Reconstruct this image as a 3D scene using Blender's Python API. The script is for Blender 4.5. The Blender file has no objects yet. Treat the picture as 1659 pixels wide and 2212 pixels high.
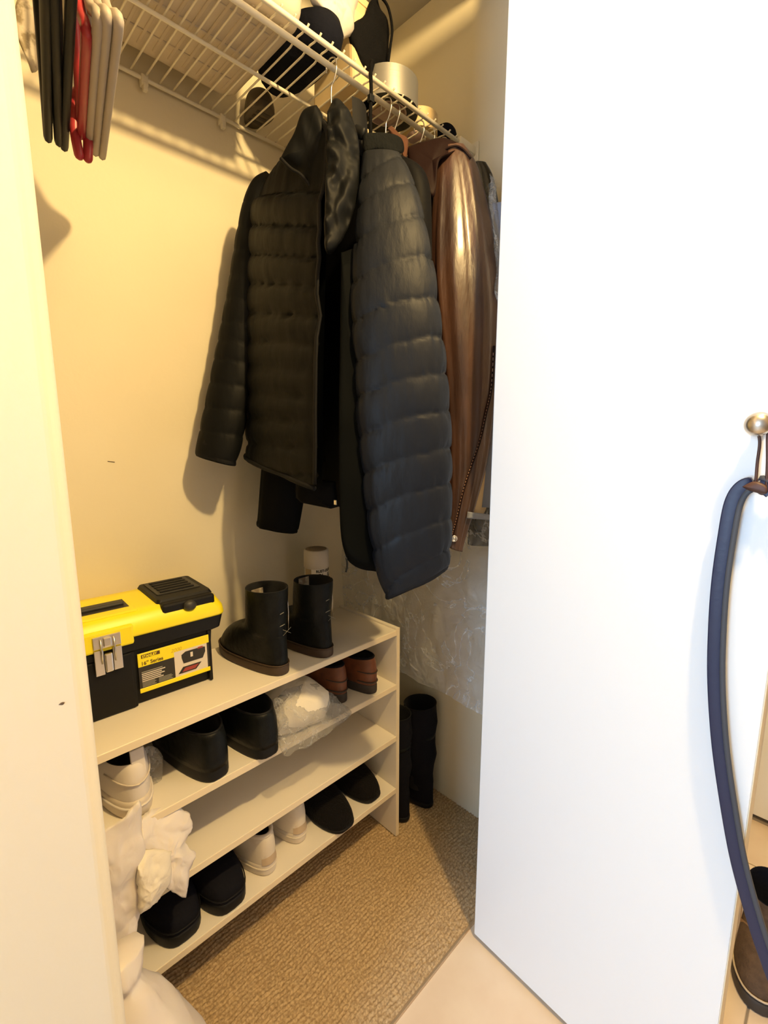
import bpy, bmesh, math, random
import numpy as np
from mathutils import Vector, Matrix, noise as mnoise
random.seed(7)
SC = bpy.context.scene
COL = SC.collection
PI = math.pi

# ------------------------------------------------------------------ camera
FPX = 1012.0
TILT = math.atan(165 / 1012.0)
CAMZ = 1.4
_s = math.sqrt(.5)
_F = np.array([math.cos(TILT)*_s, math.cos(TILT)*_s, -math.sin(TILT)])
_U = np.array([math.sin(TILT)*_s, math.sin(TILT)*_s, math.cos(TILT)])
_R = np.array([_s, -_s, 0.0])
_C = np.array([0.0, 0.0, CAMZ])
cam_data = bpy.data.cameras.new('camera')
cam_data.sensor_fit = 'HORIZONTAL'
cam_data.sensor_width = 36.0
cam_data.lens = FPX / 1659.0 * 36.0
cam_data.clip_start = 0.02
cam = bpy.data.objects.new('camera', cam_data)
COL.objects.link(cam)
cam.matrix_world = Matrix(((_R[0], _U[0], -_F[0], 0), (_R[1], _U[1], -_F[1], 0), (_R[2], _U[2], -_F[2], CAMZ), (0, 0, 0, 1)))
SC.camera = cam

# ------------------------------------------------------------------ light
SC.view_settings.view_transform = 'Standard'
SC.view_settings.look = 'None'
SC.view_settings.gamma = 1.0
SC.view_settings.use_curve_mapping = False
SC.view_settings.exposure = 0.24
world = bpy.data.worlds.new('world'); SC.world = world
world.use_nodes = True
world.node_tree.nodes['Background'].inputs[0].default_value = (0.55, 0.7, 1.0, 1)
world.node_tree.nodes['Background'].inputs[1].default_value = 0.6

LAMP = (0.56, -0.17, 2.60)
ld = bpy.data.lights.new('ceiling_lamp_light', 'POINT')
ld.energy = 98.0; ld.color = (1.0, 0.695, 0.295); ld.shadow_soft_size = 0.035
lo = bpy.data.objects.new('ceiling_lamp_light', ld); COL.objects.link(lo); lo.location = LAMP

wd = bpy.data.lights.new('window_daylight', 'AREA')
wd.shape = 'RECTANGLE'; wd.size = 0.62; wd.size_y = 1.5
wd.energy = 80.0; wd.color = (0.44, 0.69, 1.0)
wo = bpy.data.objects.new('window_daylight', wd); COL.objects.link(wo)
wo.location = (-2.66, 0.12, 1.55); wo.rotation_euler = (PI/2, 0, -PI/2)

# ------------------------------------------------------------------ helpers
def ray(u, v): return _F + _R*(u-829.5)/FPX - _U*(v-1106)/FPX
def at(u, v, axis, val):
    """point of the place seen at a photo pixel, at a known distance x, y or z"""
    d = ray(u, v); i = 'xyz'.index(axis)
    return _C + d*((val-_C[i])/d[i])
def nz(x, y, z): return mnoise.noise(Vector((x, y, z)))

MATS = {}
def pm(name, col, rough=0.5, metal=0.0, col2=None, scale=8.0, bump=0.0, bscale=60.0, stretch=None,
       spec=0.5, sheen=0.0, coat=0.0, trans=0.0, alpha=1.0, detail=4.0, lo_=0.35, hi_=0.65, sss=0.0, emit=None):
    m = bpy.data.materials.new(name); m.use_nodes = True
    nt = m.node_tree; b = nt.nodes['Principled BSDF']
    b.inputs['Base Color'].default_value = (*col, 1); b.inputs['Roughness'].default_value = rough
    b.inputs['Metallic'].default_value = metal; b.inputs['Specular IOR Level'].default_value = spec
    b.inputs['Sheen Weight'].default_value = sheen; b.inputs['Coat Weight'].default_value = coat; b.inputs['Coat Roughness'].default_value = .16
    b.inputs['Transmission Weight'].default_value = trans; b.inputs['Alpha'].default_value = alpha
    if sss: b.inputs['Subsurface Weight'].default_value = sss; b.inputs['Subsurface Radius'].default_value = (.02, .015, .01)
    if col2 or bump:
        tc = nt.nodes.new('ShaderNodeTexCoord'); mp = nt.nodes.new('ShaderNodeMapping')
        nt.links.new(tc.outputs['Object'], mp.inputs['Vector'])
        if stretch: mp.inputs['Scale'].default_value = stretch
    if col2:
        n = nt.nodes.new('ShaderNodeTexNoise'); n.inputs['Scale'].default_value = scale; n.inputs['Detail'].default_value = detail
        r = nt.nodes.new('ShaderNodeValToRGB')
        r.color_ramp.elements[0].position = lo_; r.color_ramp.elements[1].position = hi_
        r.color_ramp.elements[0].color = (*col, 1); r.color_ramp.elements[1].color = (*col2, 1)
        nt.links.new(mp.outputs['Vector'], n.inputs['Vector']); nt.links.new(n.outputs['Fac'], r.inputs['Fac'])
        nt.links.new(r.outputs['Color'], b.inputs['Base Color'])
    if bump:
        n2 = nt.nodes.new('ShaderNodeTexNoise'); n2.inputs['Scale'].default_value = bscale; n2.inputs['Detail'].default_value = 5
        bp = nt.nodes.new('ShaderNodeBump'); bp.inputs['Strength'].default_value = bump; bp.inputs['Distance'].default_value = 0.01
        nt.links.new(mp.outputs['Vector'], n2.inputs['Vector']); nt.links.new(n2.outputs['Fac'], bp.inputs['Height'])
        nt.links.new(bp.outputs['Normal'], b.inputs['Normal'])
    MATS[name] = m
    return m

def film_mat(name, tint, fac, rough, bump, bscale):
    """thin clear plastic: mostly see-through, with glossy creases"""
    m = bpy.data.materials.new(name); m.use_nodes = True
    nt = m.node_tree; nt.nodes.clear()
    out = nt.nodes.new('ShaderNodeOutputMaterial'); mix = nt.nodes.new('ShaderNodeMixShader')
    tr = nt.nodes.new('ShaderNodeBsdfTransparent'); tr.inputs[0].default_value = (.93, .93, .93, 1)
    b = nt.nodes.new('ShaderNodeBsdfPrincipled'); b.inputs['Base Color'].default_value = (*tint, 1)
    b.inputs['Roughness'].default_value = rough; b.inputs['Specular IOR Level'].default_value = 1.0
    tc = nt.nodes.new('ShaderNodeTexCoord'); n = nt.nodes.new('ShaderNodeTexNoise')
    n.inputs['Scale'].default_value = bscale; n.inputs['Detail'].default_value = 6; n.inputs['Distortion'].default_value = 1.5
    bp = nt.nodes.new('ShaderNodeBump'); bp.inputs['Strength'].default_value = bump; bp.inputs['Distance'].default_value = 0.02
    n2 = nt.nodes.new('ShaderNodeTexNoise'); n2.inputs['Scale'].default_value = bscale*.35; n2.inputs['Detail'].default_value = 7; n2.inputs['Distortion'].default_value = 2.5
    sb = nt.nodes.new('ShaderNodeMath'); sb.operation = 'SUBTRACT'; sb.inputs[1].default_value = .5
    ab = nt.nodes.new('ShaderNodeMath'); ab.operation = 'ABSOLUTE'
    mr = nt.nodes.new('ShaderNodeMapRange'); mr.inputs['From Min'].default_value = 0.0; mr.inputs['From Max'].default_value = .02
    mr.inputs['To Min'].default_value = min(1, fac*2.3); mr.inputs['To Max'].default_value = fac
    nt.links.new(tc.outputs['Object'], n2.inputs['Vector']); nt.links.new(n2.outputs['Fac'], sb.inputs[0]); nt.links.new(sb.outputs[0], ab.inputs[0])
    vo = nt.nodes.new('ShaderNodeTexVoronoi'); vo.inputs['Scale'].default_value = bscale*1.3
    ad = nt.nodes.new('ShaderNodeMath'); ad.operation = 'ADD'
    mxv = nt.nodes.new('ShaderNodeMix'); mxv.data_type = 'VECTOR'; mxv.inputs['Factor'].default_value = .12
    nt.links.new(tc.outputs['Object'], mxv.inputs[4]); nt.links.new(n.outputs['Color'], mxv.inputs[5]); nt.links.new(mxv.outputs[1], vo.inputs['Vector'])
    nt.links.new(tc.outputs['Object'], n.inputs['Vector']); nt.links.new(n.outputs['Fac'], ad.inputs[0]); nt.links.new(vo.outputs['Distance'], ad.inputs[1]); nt.links.new(ad.outputs[0], bp.inputs['Height'])
    nt.links.new(ab.outputs[0], mr.inputs['Value']); nt.links.new(mr.outputs['Result'], mix.inputs[0])
    nt.links.new(bp.outputs['Normal'], b.inputs['Normal'])
    nt.links.new(tr.outputs[0], mix.inputs[1]); nt.links.new(b.outputs[0], mix.inputs[2])
    nt.links.new(mix.outputs[0], out.inputs[0])
    MATS[name] = m
    return m

def mesh_data(name, V, Fc, mat, smooth=False):
    me = bpy.data.meshes.new(name)
    me.from_pydata([tuple(map(float, p)) for p in V], [], Fc)
    bm = bmesh.new(); bm.from_mesh(me); bmesh.ops.recalc_face_normals(bm, faces=bm.faces); bm.to_mesh(me); bm.free()
    if smooth: me.polygons.foreach_set('use_smooth', [True]*len(me.polygons))
    if mat: me.materials.append(MATS[mat] if isinstance(mat, str) else mat)
    me.update()
    return me
def link(name, me, parent=None, loc=(0, 0, 0)):
    o = bpy.data.objects.new(name, me); COL.objects.link(o); o.location = loc
    if parent: o.parent = parent
    return o
def tag(o, label=None, cat=None, group=None, kind=None):
    if label: o['label'] = label
    if cat: o['category'] = cat
    if group: o['group'] = group
    if kind: o['kind'] = kind
    return o
def thing(name, label, cat, loc, rotz=0.0, group=None):
    o = bpy.data.objects.new(name, None); COL.objects.link(o); o.empty_display_size = .05
    o.location = tuple(map(float, loc)); o.rotation_euler = (0, 0, rotz)
    return tag(o, label, cat, group)
def base_of(parent):
    p = Vector((0, 0, 0))
    while parent: p += parent.location; parent = parent.parent
    return p
def wpart(name, V, Fc, mat, parent, smooth=False):
    """part given in room coordinates, parented to an unrotated thing"""
    b = base_of(parent)
    V = [(p[0]-b[0], p[1]-b[1], p[2]-b[2]) for p in V]
    return link(name, mesh_data(name, V, Fc, mat, smooth), parent)
def part(name, V, Fc, mat, parent, smooth=False):
    return link(name, mesh_data(name, V, Fc, mat, smooth), parent)
def solo(name, V, Fc, mat, label, cat, smooth=False, group=None, base=None):
    V = np.array(V, float)
    if base is None: base = (V[:, 0].mean(), V[:, 1].mean(), V[:, 2].min())
    o = link(name, mesh_data(name, V-np.array(base), Fc, mat, smooth), None, tuple(map(float, base)))
    return tag(o, label, cat, group)

BOXF = [(0, 1, 3, 2), (4, 6, 7, 5), (0, 4, 5, 1), (2, 3, 7, 6), (0, 2, 6, 4), (1, 5, 7, 3)]
def boxv(x0, x1, y0, y1, z0, z1):
    return [(x, y, z) for x in (x0, x1) for y in (y0, y1) for z in (z0, z1)], BOXF
def bevbox(x0, x1, y0, y1, z0, z1, b=0.003, seg=2):
    bm = bmesh.new(); V, Fc = boxv(x0, x1, y0, y1, z0, z1)
    vs = [bm.verts.new(p) for p in V]
    for f in Fc: bm.faces.new([vs[i] for i in f])
    bmesh.ops.recalc_face_normals(bm, faces=bm.faces)
    bmesh.ops.bevel(bm, geom=list(bm.edges), offset=b, segments=seg, profile=.5, affect='EDGES')
    bm.verts.index_update()
    V = [tuple(v.co) for v in bm.verts]; Fc = [tuple(v.index for v in f.verts) for f in bm.faces]; bm.free()
    return V, Fc
def merge(*parts):
    V = []; Fc = []
    for v, f in parts:
        n = len(V); V += [tuple(p) for p in v]; Fc += [tuple(i+n for i in q) for q in f]
    return V, Fc
def gridm(P, cu=False, cv=False, cap0=False, cap1=False):
    """rows of points -> quads; cu closes along rows' index, cv closes each row"""
    nu = len(P); nv = len(P[0]); V = [tuple(p) for r in P for p in r]; Fc = []
    for i in range(nu if cu else nu-1):
        for j in range(nv if cv else nv-1):
            a = i*nv+j; b = i*nv+(j+1) % nv; c = ((i+1) % nu)*nv+(j+1) % nv; d = ((i+1) % nu)*nv+j
            Fc.append((a, b, c, d))
    if cap0: Fc.append(tuple(range(nv)))
    if cap1: Fc.append(tuple((nu-1)*nv+j for j in range(nv)))
    return V, Fc
def spline(pts, n):
    pts = [np.array(p, float) for p in pts]
    if len(pts) == 2: return [pts[0]+(pts[1]-pts[0])*i/(n-1) for i in range(n)]
    out = []
    for i in range(n):
        t = i/(n-1)*(len(pts)-1); k = min(int(t), len(pts)-2); s = t-k
        p0 = pts[max(k-1, 0)]; p1 = pts[k]; p2 = pts[k+1]; p3 = pts[min(k+2, len(pts)-1)]
        out.append(.5*((2*p1)+(-p0+p2)*s+(2*p0-5*p1+4*p2-p3)*s*s+(-p0+3*p1-3*p2+p3)*s**3))
    return out
def tube(path, r, n=8, ry=None, up=(0, 0, 1), cap=True):
    path = [np.array(p, float) for p in path]; rows = []
    rr = r if hasattr(r, '__len__') else [r]*len(path)
    ryy = rr if ry is None else (ry if hasattr(ry, '__len__') else [ry]*len(path))
    prev = None
    for i, p in enumerate(path):
        d = path[min(i+1, len(path)-1)]-path[max(i-1, 0)]; d = d/(np.linalg.norm(d)+1e-9)
        u = np.array(up, float) if prev is None else prev
        a = np.cross(d, u)
        if np.linalg.norm(a) < 1e-4: a = np.cross(d, (1, .01, 0))
        a /= np.linalg.norm(a); b = np.cross(a, d); prev = b
        rows.append([p+a*rr[i]*math.cos(t)+b*ryy[i]*math.sin(t) for t in (2*PI*k/n for k in range(n))])
    return gridm(rows, cv=True, cap0=cap, cap1=cap)
def lathe(prof, n=24, c=(0, 0, 0), cap=True):
    rows = [[(c[0]+r*math.cos(2*PI*k/n), c[1]+r*math.sin(2*PI*k/n), c[2]+z) for k in range(n)] for r, z in prof]
    return gridm(rows, cv=True, cap0=cap, cap1=cap)
def xform(VF, M):
    V, Fc = VF
    return [tuple(M @ Vector(p)) for p in V], Fc
def pillow(outline, thick, nrm, n=48, rings=8, wr=0.0, wf=30.0, seed=0.0, pw=.5, smooth_out=True):
    """a padded, closed piece with the given 3D outline"""
    pts = [np.array(p, float) for p in outline]
    if smooth_out: loop = spline(pts+[pts[0]], n+1)[:-1]
    else:
        loop = []
        for i in range(len(pts)):
            k = max(2, n//len(pts))
            loop += [pts[i]+(pts[(i+1) % len(pts)]-pts[i])*j/k for j in range(k)]
    n = len(loop); c = sum(loop)/n; nrm = np.array(nrm, float); nrm /= np.linalg.norm(nrm)
    rows = []
    for side in (1, -1):
        rg = range(0, rings+1) if side == 1 else range(rings-1, -1, -1)
        for k in rg:
            rr = max(k/rings, .02); h = thick*(max(0, 1-rr*rr))**pw*side
            row = []
            for p in loop:
                q = c+(p-c)*rr
                w = wr*nz(q[0]*wf+seed, q[1]*wf, q[2]*wf)*(1 if k < rings else .6)
                row.append(q+nrm*(h+w))
            rows.append(row)
    return gridm(rows, cv=True, cap0=True, cap1=True)
def crumple(VF, amp, freq, seed=0.0, amp2=0.0, f2=60.0):
    V, Fc = VF; out = []
    for p in V:
        d = [amp*nz(p[0]*freq+seed+k*17.3, p[1]*freq+k*5.1, p[2]*freq)+amp2*abs(nz(p[0]*f2+seed, p[1]*f2+k*3.3, p[2]*f2)) for k in range(3)]
        out.append((p[0]+d[0], p[1]+d[1], p[2]+d[2]))
    return out, Fc
def text_mesh(s, size, mat, parent, name, M, extrude=.0002, bold=0.0, shear=0.0, sx=1.0):
    cu = bpy.data.curves.new('t', 'FONT'); cu.body = s; cu.size = size; cu.extrude = extrude; cu.offset = bold; cu.shear = shear
    to = bpy.data.objects.new('t', cu); COL.objects.link(to)
    bpy.context.view_layer.update()
    me = bpy.data.meshes.new_from_object(to.evaluated_get(bpy.context.evaluated_depsgraph_get()))
    bpy.data.objects.remove(to); bpy.data.curves.remove(cu)
    me.transform(Matrix.Diagonal((sx, 1, 1, 1))); me.transform(M); me.name = name
    me.materials.clear(); me.materials.append(MATS[mat])
    return link(name, me, parent)

# ------------------------------------------------------------------ materials
pm('wall_cream', (.80, .73, .56), .7, col2=(.77, .70, .53), scale=3, bump=.06, bscale=90)
pm('wall_hall', (.82, .77, .66), .6, bump=.05, bscale=70)
pm('wall_far', (.22, .17, .12), .7)
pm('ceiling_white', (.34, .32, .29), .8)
pm('tile', (.72, .58, .44), .35, col2=(.78, .66, .52), scale=6, bump=.03, bscale=20)
pm('grout', (.30, .25, .2), .9)
pm('carpet', (.34, .23, .12), .95, col2=(.56, .41, .235), scale=170, detail=3, lo_=.38, hi_=.62)
pm('metal_strip', (.55, .42, .28), .35, metal=.6)
pm('door_white', (.86, .86, .86), .35, bump=.01, bscale=30)
pm('wood_edge', (.82, .70, .50), .6)
pm('melamine', (.84, .78, .68), .45)
pm('edge_band', (.84, .72, .52), .45)
pm('steel', (.75, .72, .68), .28, metal=1.0)
pm('nickel', (.62, .56, .48), .3, metal=1.0)
pm('white_vinyl', (.82, .76, .62), .4)

# ------------------------------------------------------------------ the setting
YB, XE, YW, XJ = 1.34, 1.325, 0.60, 0.118          # back wall, end wall, front wall face, left jamb
XL, ZC = -0.32, 2.76
HX0, HX1, HY0 = -2.7, 2.04, -1.35
def struct(name, V, Fc, mat, smooth=False, parent=None):
    o = link(name, mesh_data(name, V, Fc, mat, smooth), parent)
    if not parent: o['kind'] = 'structure'
    return o

# hall floor: grout bed with big square tiles
fl = struct('floor', *boxv(HX0-.05, HX1+.1, HY0-.1, .66, -.06, -.004), 'grout')
tv, tf = bevbox(-.2975, .2975, -.2975, .2975, -.012, 0, .0015, 1)
tile_me = mesh_data('tile', tv, tf, 'tile')
for i in range(8):
    for j in range(4):
        cx = 1.81-.3-.6*i+.6; cy = .632-.3-.6*j
        link('tile', tile_me, fl, (cx, cy, 0))
# closet carpet: rows of short loops
CY0 = .634
nx, ny = 470, 300
xs = np.linspace(XL, XE, nx); ys = np.linspace(CY0, YB, ny)
rng = np.random.RandomState(3)
hn = rng.rand(ny, nx)
hn = (hn+np.roll(hn, 1, 1)+np.roll(hn, 1, 0)*.5+np.roll(hn, 2, 1)*.7)/3.2
row = .5+.5*np.cos((ys[:, None]+.004*np.sin(xs[None, :]*37))*2*PI/.0115)
zz = .004+.0045*row*(.4+.6*hn)+.006*(hn-.5)
zz[:3, :] *= np.array([.1, .6, .9])[:, None]
V = [(xs[i], ys[j], float(zz[j, i])) for j in range(ny) for i in range(nx)]
Fc = [(j*nx+i, j*nx+i+1, (j+1)*nx+i+1, (j+1)*nx+i) for j in range(ny-1) for i in range(nx-1)
      if ys[j] > .702 or (XJ-.005 < xs[i] < 1.135)]
cme = bpy.data.meshes.new('carpet'); cme.from_pydata(V, [], Fc); cme.materials.append(MATS['carpet'])
cme.polygons.foreach_set('use_smooth', [True]*len(cme.polygons))
tag(link('carpet', cme), 'beige looped carpet covering the closet floor', 'carpet', kind='stuff')
struct('floor_closet', *boxv(XL-.05, XE+.05, .66, YB+.05, -.06, -.001), 'grout')
struct('trim_1', *bevbox(XJ-.01, 1.135, CY0-.006, CY0+.001, -.003, .007, .001, 1), 'metal_strip')

struct('wall_back', *boxv(XL-.1, XE+.1, YB, YB+.1, 0, ZC), 'wall_cream')
struct('wall_end', *boxv(XE, XE+.1, .67, YB, 0, ZC), 'wall_cream')
struct('wall_closet_left', *boxv(XL-.1, XL, .70, YB, 0, ZC), 'wall_cream')
# front wall left of the opening, with a rounded corner bead
cb = .018
prof = [(HX0, YW), ]+[(XJ-cb+cb*math.sin(a), YW+cb-cb*math.cos(a)) for a in np.linspace(0, PI/2, 9)]+[(XJ, .70), (HX0, .70)]
struct('wall_front', *gridm([[(x, y, z) for x, y in prof] for z in (0, ZC)], cv=True, cap0=True, cap1=True), 'wall_hall')
struct('wall_front_right', *boxv(1.14, HX1, YW+.03, .67, 0, ZC), 'wall_hall')
struct('wall_header', *boxv(XJ, 1.14, YW+.03, .70, 2.66, ZC), 'wall_hall')
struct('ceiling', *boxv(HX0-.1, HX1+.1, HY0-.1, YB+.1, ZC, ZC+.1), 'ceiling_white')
struct('wall_behind', *boxv(HX0-.1, HX1+.1, HY0-.1, HY0, 0, ZC), 'wall_far')
# far wall of the hall with a white door in it
struct('wall_right', *boxv(HX1+.03, HX1+.1, HY0, YW+.03, 0, ZC), 'wall_hall')
d2 = struct('door_2', *bevbox(HX1, HX1+.029, -.45, .48, .022, 2.1, .003, 1), 'door_white')
struct('trim_2', *boxv(HX1+.002, HX1+.03, -.46, .49, -.003, .004), 'grout')
# hall window in the left wall
wy0, wy1, wz0, wz1 = -.20, .44, .8, 2.3
struct('wall_left', *merge(boxv(HX0-.1, HX0, HY0, wy0, 0, ZC), boxv(HX0-.1, HX0, wy1, YW, 0, ZC),
       boxv(HX0-.1, HX0, wy0, wy1, 0, wz0), boxv(HX0-.1, HX0, wy0, wy1, wz1, ZC)), 'wall_hall')
w1 = struct('window_1', *merge(boxv(HX0-.08, HX0-.03, wy0, wy0+.05, wz0, wz1), boxv(HX0-.08, HX0-.03, wy1-.05, wy1, wz0, wz1),
       boxv(HX0-.08, HX0-.03, wy0, wy1, wz0, wz0+.05), boxv(HX0-.08, HX0-.03, wy0, wy1, wz1-.05, wz1)), 'door_white')
struct('baseboard_left', *bevbox(HX0, XJ-.03, YW-.013, YW, 0, .085, .003, 1), 'door_white')

# closet door, swung open towards the hall
DA = math.radians(3.4)
ddir = np.array([-math.sin(DA), -math.cos(DA), 0]); dnor = np.array([math.cos(DA), -math.sin(DA), 0])
dh = np.array([.966, .607, 0])
DW, DT = .548, .042
def dpt(s, t, z): p = dh+ddir*s+dnor*t; return (p[0], p[1], z)
def dbox(s0, s1, t0, t1, z0, z1, b=.002):
    V, Fc = bevbox(s0, s1, t0, t1, z0, z1, b, 2)
    return [dpt(*p) for p in V], Fc
door = struct('door_1', *dbox(0, DW, 0, DT, .014, 2.62, .002), 'door_white')
struct('edge_strip', *dbox(DW, DW+.0016, .001, DT-.001, .016, 2.61, .0004), 'wood_edge', parent=door)
for z in (.25, 1.3, 2.35):
    struct('hinge', *dbox(-.012, .01, DT-.004, DT+.004, z-.045, z+.045, .001), 'nickel', parent=door)
kz = at(1646, 917, 'x', .925)
ks = (dh[1]-kz[1])/math.cos(DA)
kprof = [(.0001, 0), (.011, 0), (.011, .004), (.007, .007), (.0065, .016), (.011, .021), (.0165, .027), (.018, .034), (.0155, .042), (.009, .047), (.0001, .0485)]
V, Fc = lathe(kprof, 28)
kb = np.array(dpt(ks, 0, kz[2]))
V = [tuple(kb-dnor*p[2]+ddir*p[0]+np.array([0, 0, p[1]])) for p in V]
struct('door_knob', V, Fc, 'nickel', True, parent=door)

# ------------------------------------------------------------------ shoe rack
RX0, RX1, RY0, RY1 = .10, 1.063, .99, 1.285
SHZ = [.775, .585, .396, .199]; ST = .018
rack = thing('shoe_rack', 'cream laminate four tier shoe rack standing against the yellow back wall', 'shoe rack', (RX0/2+RX1/2, RY0/2+RY1/2, 0))
for x in (RX0, RX1-.014):
    sp = wpart('side_panel', *bevbox(x, x+.014, RY0, RY1, .009, .781, .001, 1), 'melamine', rack)
    wpart('edge_band', *bevbox(x+.0004, x+.0136, RY0-.0012, RY0+.0005, .010, .781, .0004, 1), 'edge_band', sp)
for z in SHZ:
    sh = wpart('shelf', *bevbox(RX0+.014, RX1-.0142, RY0+.001, RY1, z-ST, z, .001, 1), 'melamine', rack)
    wpart('edge_band', *bevbox(RX0+.0142, RX1-.0144, RY0-.0005, RY0+.0012, z-ST+.0004, z-.0004, .0004, 1), 'edge_band', sh)

# ------------------------------------------------------------------ wire shelf
WY0, WY1, WZ, ROD, RODY = .935, 1.326, 2.257, 2.2505, .970
WX0, WX1 = XL+.01, 1.262
ws = thing('wire_shelf', 'white vinyl coated wire shelf with hanging rail under the ceiling', 'shelf', (.5, 1.13, ROD))
for y, z, r in ((WY0, WZ, .0058), (RODY, ROD, .0066), (1.115, WZ-.006, .0046), (WY1, WZ-.002, .0048)):
    wpart('rail', *tube([(WX0, y, z), (WX1, y, z)], r, 10), 'white_vinyl', ws, True)
wx = WX0+.02; rz = .0022
path = spline([(0, WY1, WZ+.003), (0, 1.115, WZ+.002), (0, 1.0, WZ+.002)], 7)+[(0, .985, WZ+.006), (0, .970, WZ+.008), (0, .955, WZ+.006), (0, .936, WZ+.0075), (0, .931, WZ+.0095), (0, .9295, WZ+.011)]
V, Fc = tube(path, rz, 6, up=(1, 0, 0))
b = base_of(ws)
wme = mesh_data('wire', [(p[0], p[1]-b[1], p[2]-b[2]) for p in V], Fc, 'white_vinyl', True)
while wx < WX1-.005:
    link('wire', wme, ws, (wx-b[0], 0, 0)); wx += .0331
for u, v in ((310, 158), (480, 256), (95, 30)):
    p = at(u, v, 'y', WY1)
    wpart('wall_clip', *merge(bevbox(p[0]-.008, p[0]+.008, WY1-.008, YB, WZ-.018, WZ+.006, .003), bevbox(p[0]-.005, p[0]+.005, WY1-.01, WY1+.004, WZ-.03, WZ-.012, .002)), 'white_vinyl', ws, True)
wpart('end_bracket', *merge(bevbox(WX1-.02, XE, WY0-.011, WY0+.011, WZ-.012, WZ+.012, .003), bevbox(XE-.006, XE, WY0-.02, WY0+.03, WZ-.03, WZ+.025, .002),
      bevbox(WX1-.015, XE, WY0-.008, RODY+.012, ROD-.008, ROD+.006, .003)), 'white_vinyl', ws, True)
wpart('end_bracket', *bevbox(WX1-.02, XE, WY1-.01, WY1+.01, WZ-.014, WZ+.01, .003), 'white_vinyl', ws, True)
wpart('end_bracket', *bevbox(WX1-.01, XE, 1.105, 1.125, WZ-.016, WZ+.004, .003), 'white_vinyl', ws, True)

# ------------------------------------------------------------------ things on the rack
pm('tb_black', (.007, .007, .008), .5, spec=.25, bump=.03, bscale=200)
pm('tb_dark', (.03, .03, .03), .5)
pm('tb_yellow', (.95, .80, .015), .38)
pm('label_white', (.75, .68, .6), .5)
pm('label_grey', (.30, .29, .24), .6)
pm('label_red', (.35, .05, .04), .5)
pm('label_dark', (.025, .022, .02), .5)
pm('ink', (.10, .045, .01), .6)
pm('ink_pale', (.72, .50, .02), .6)
pm('blk_leather', (.003, .0035, .0035), .45, bump=.2, bscale=50, col2=(.007, .008, .0075), scale=25, spec=.18)
pm('blk_rubber', (.006, .006, .007), .55, spec=.25, bump=.04, bscale=120)
pm('blk_fuzz', (.008, .007, .007), .95, spec=.1, sheen=.03, bump=.6, bscale=160)
pm('blk_suede', (.006, .006, .010), .85, spec=.15, bump=.2, bscale=140)
pm('sole_brown', (.055, .032, .018), .6, bump=.05, bscale=80)
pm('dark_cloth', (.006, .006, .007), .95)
pm('brown_leather', (.20, .065, .025), .42, col2=(.11, .035, .014), scale=22, bump=.12, bscale=60)
pm('brown_sole', (.045, .035, .028), .7)
pm('white_leather', (.74, .68, .62), .5, bump=.04, bscale=90)
pm('worn_white', (.74, .66, .54), .55, col2=(.52, .40, .28), scale=18, lo_=.5, hi_=.8, bump=.05, bscale=90)
pm('white_rubber', (.70, .62, .52), .55, col2=(.55, .45, .34), scale=26, lo_=.5, hi_=.85)
pm('heel_tan', (.52, .40, .27), .6)
pm('insole_tan', (.62, .55, .42), .8, col2=(.25, .2, .15), scale=60)
pm('can_cap', (.72, .66, .58), .5, bump=.05, bscale=60)
pm('can_body', (.80, .76, .68), .35)
pm('can_tan', (.48, .38, .24), .4)
pm('can_top', (.30, .24, .17), .8)

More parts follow.
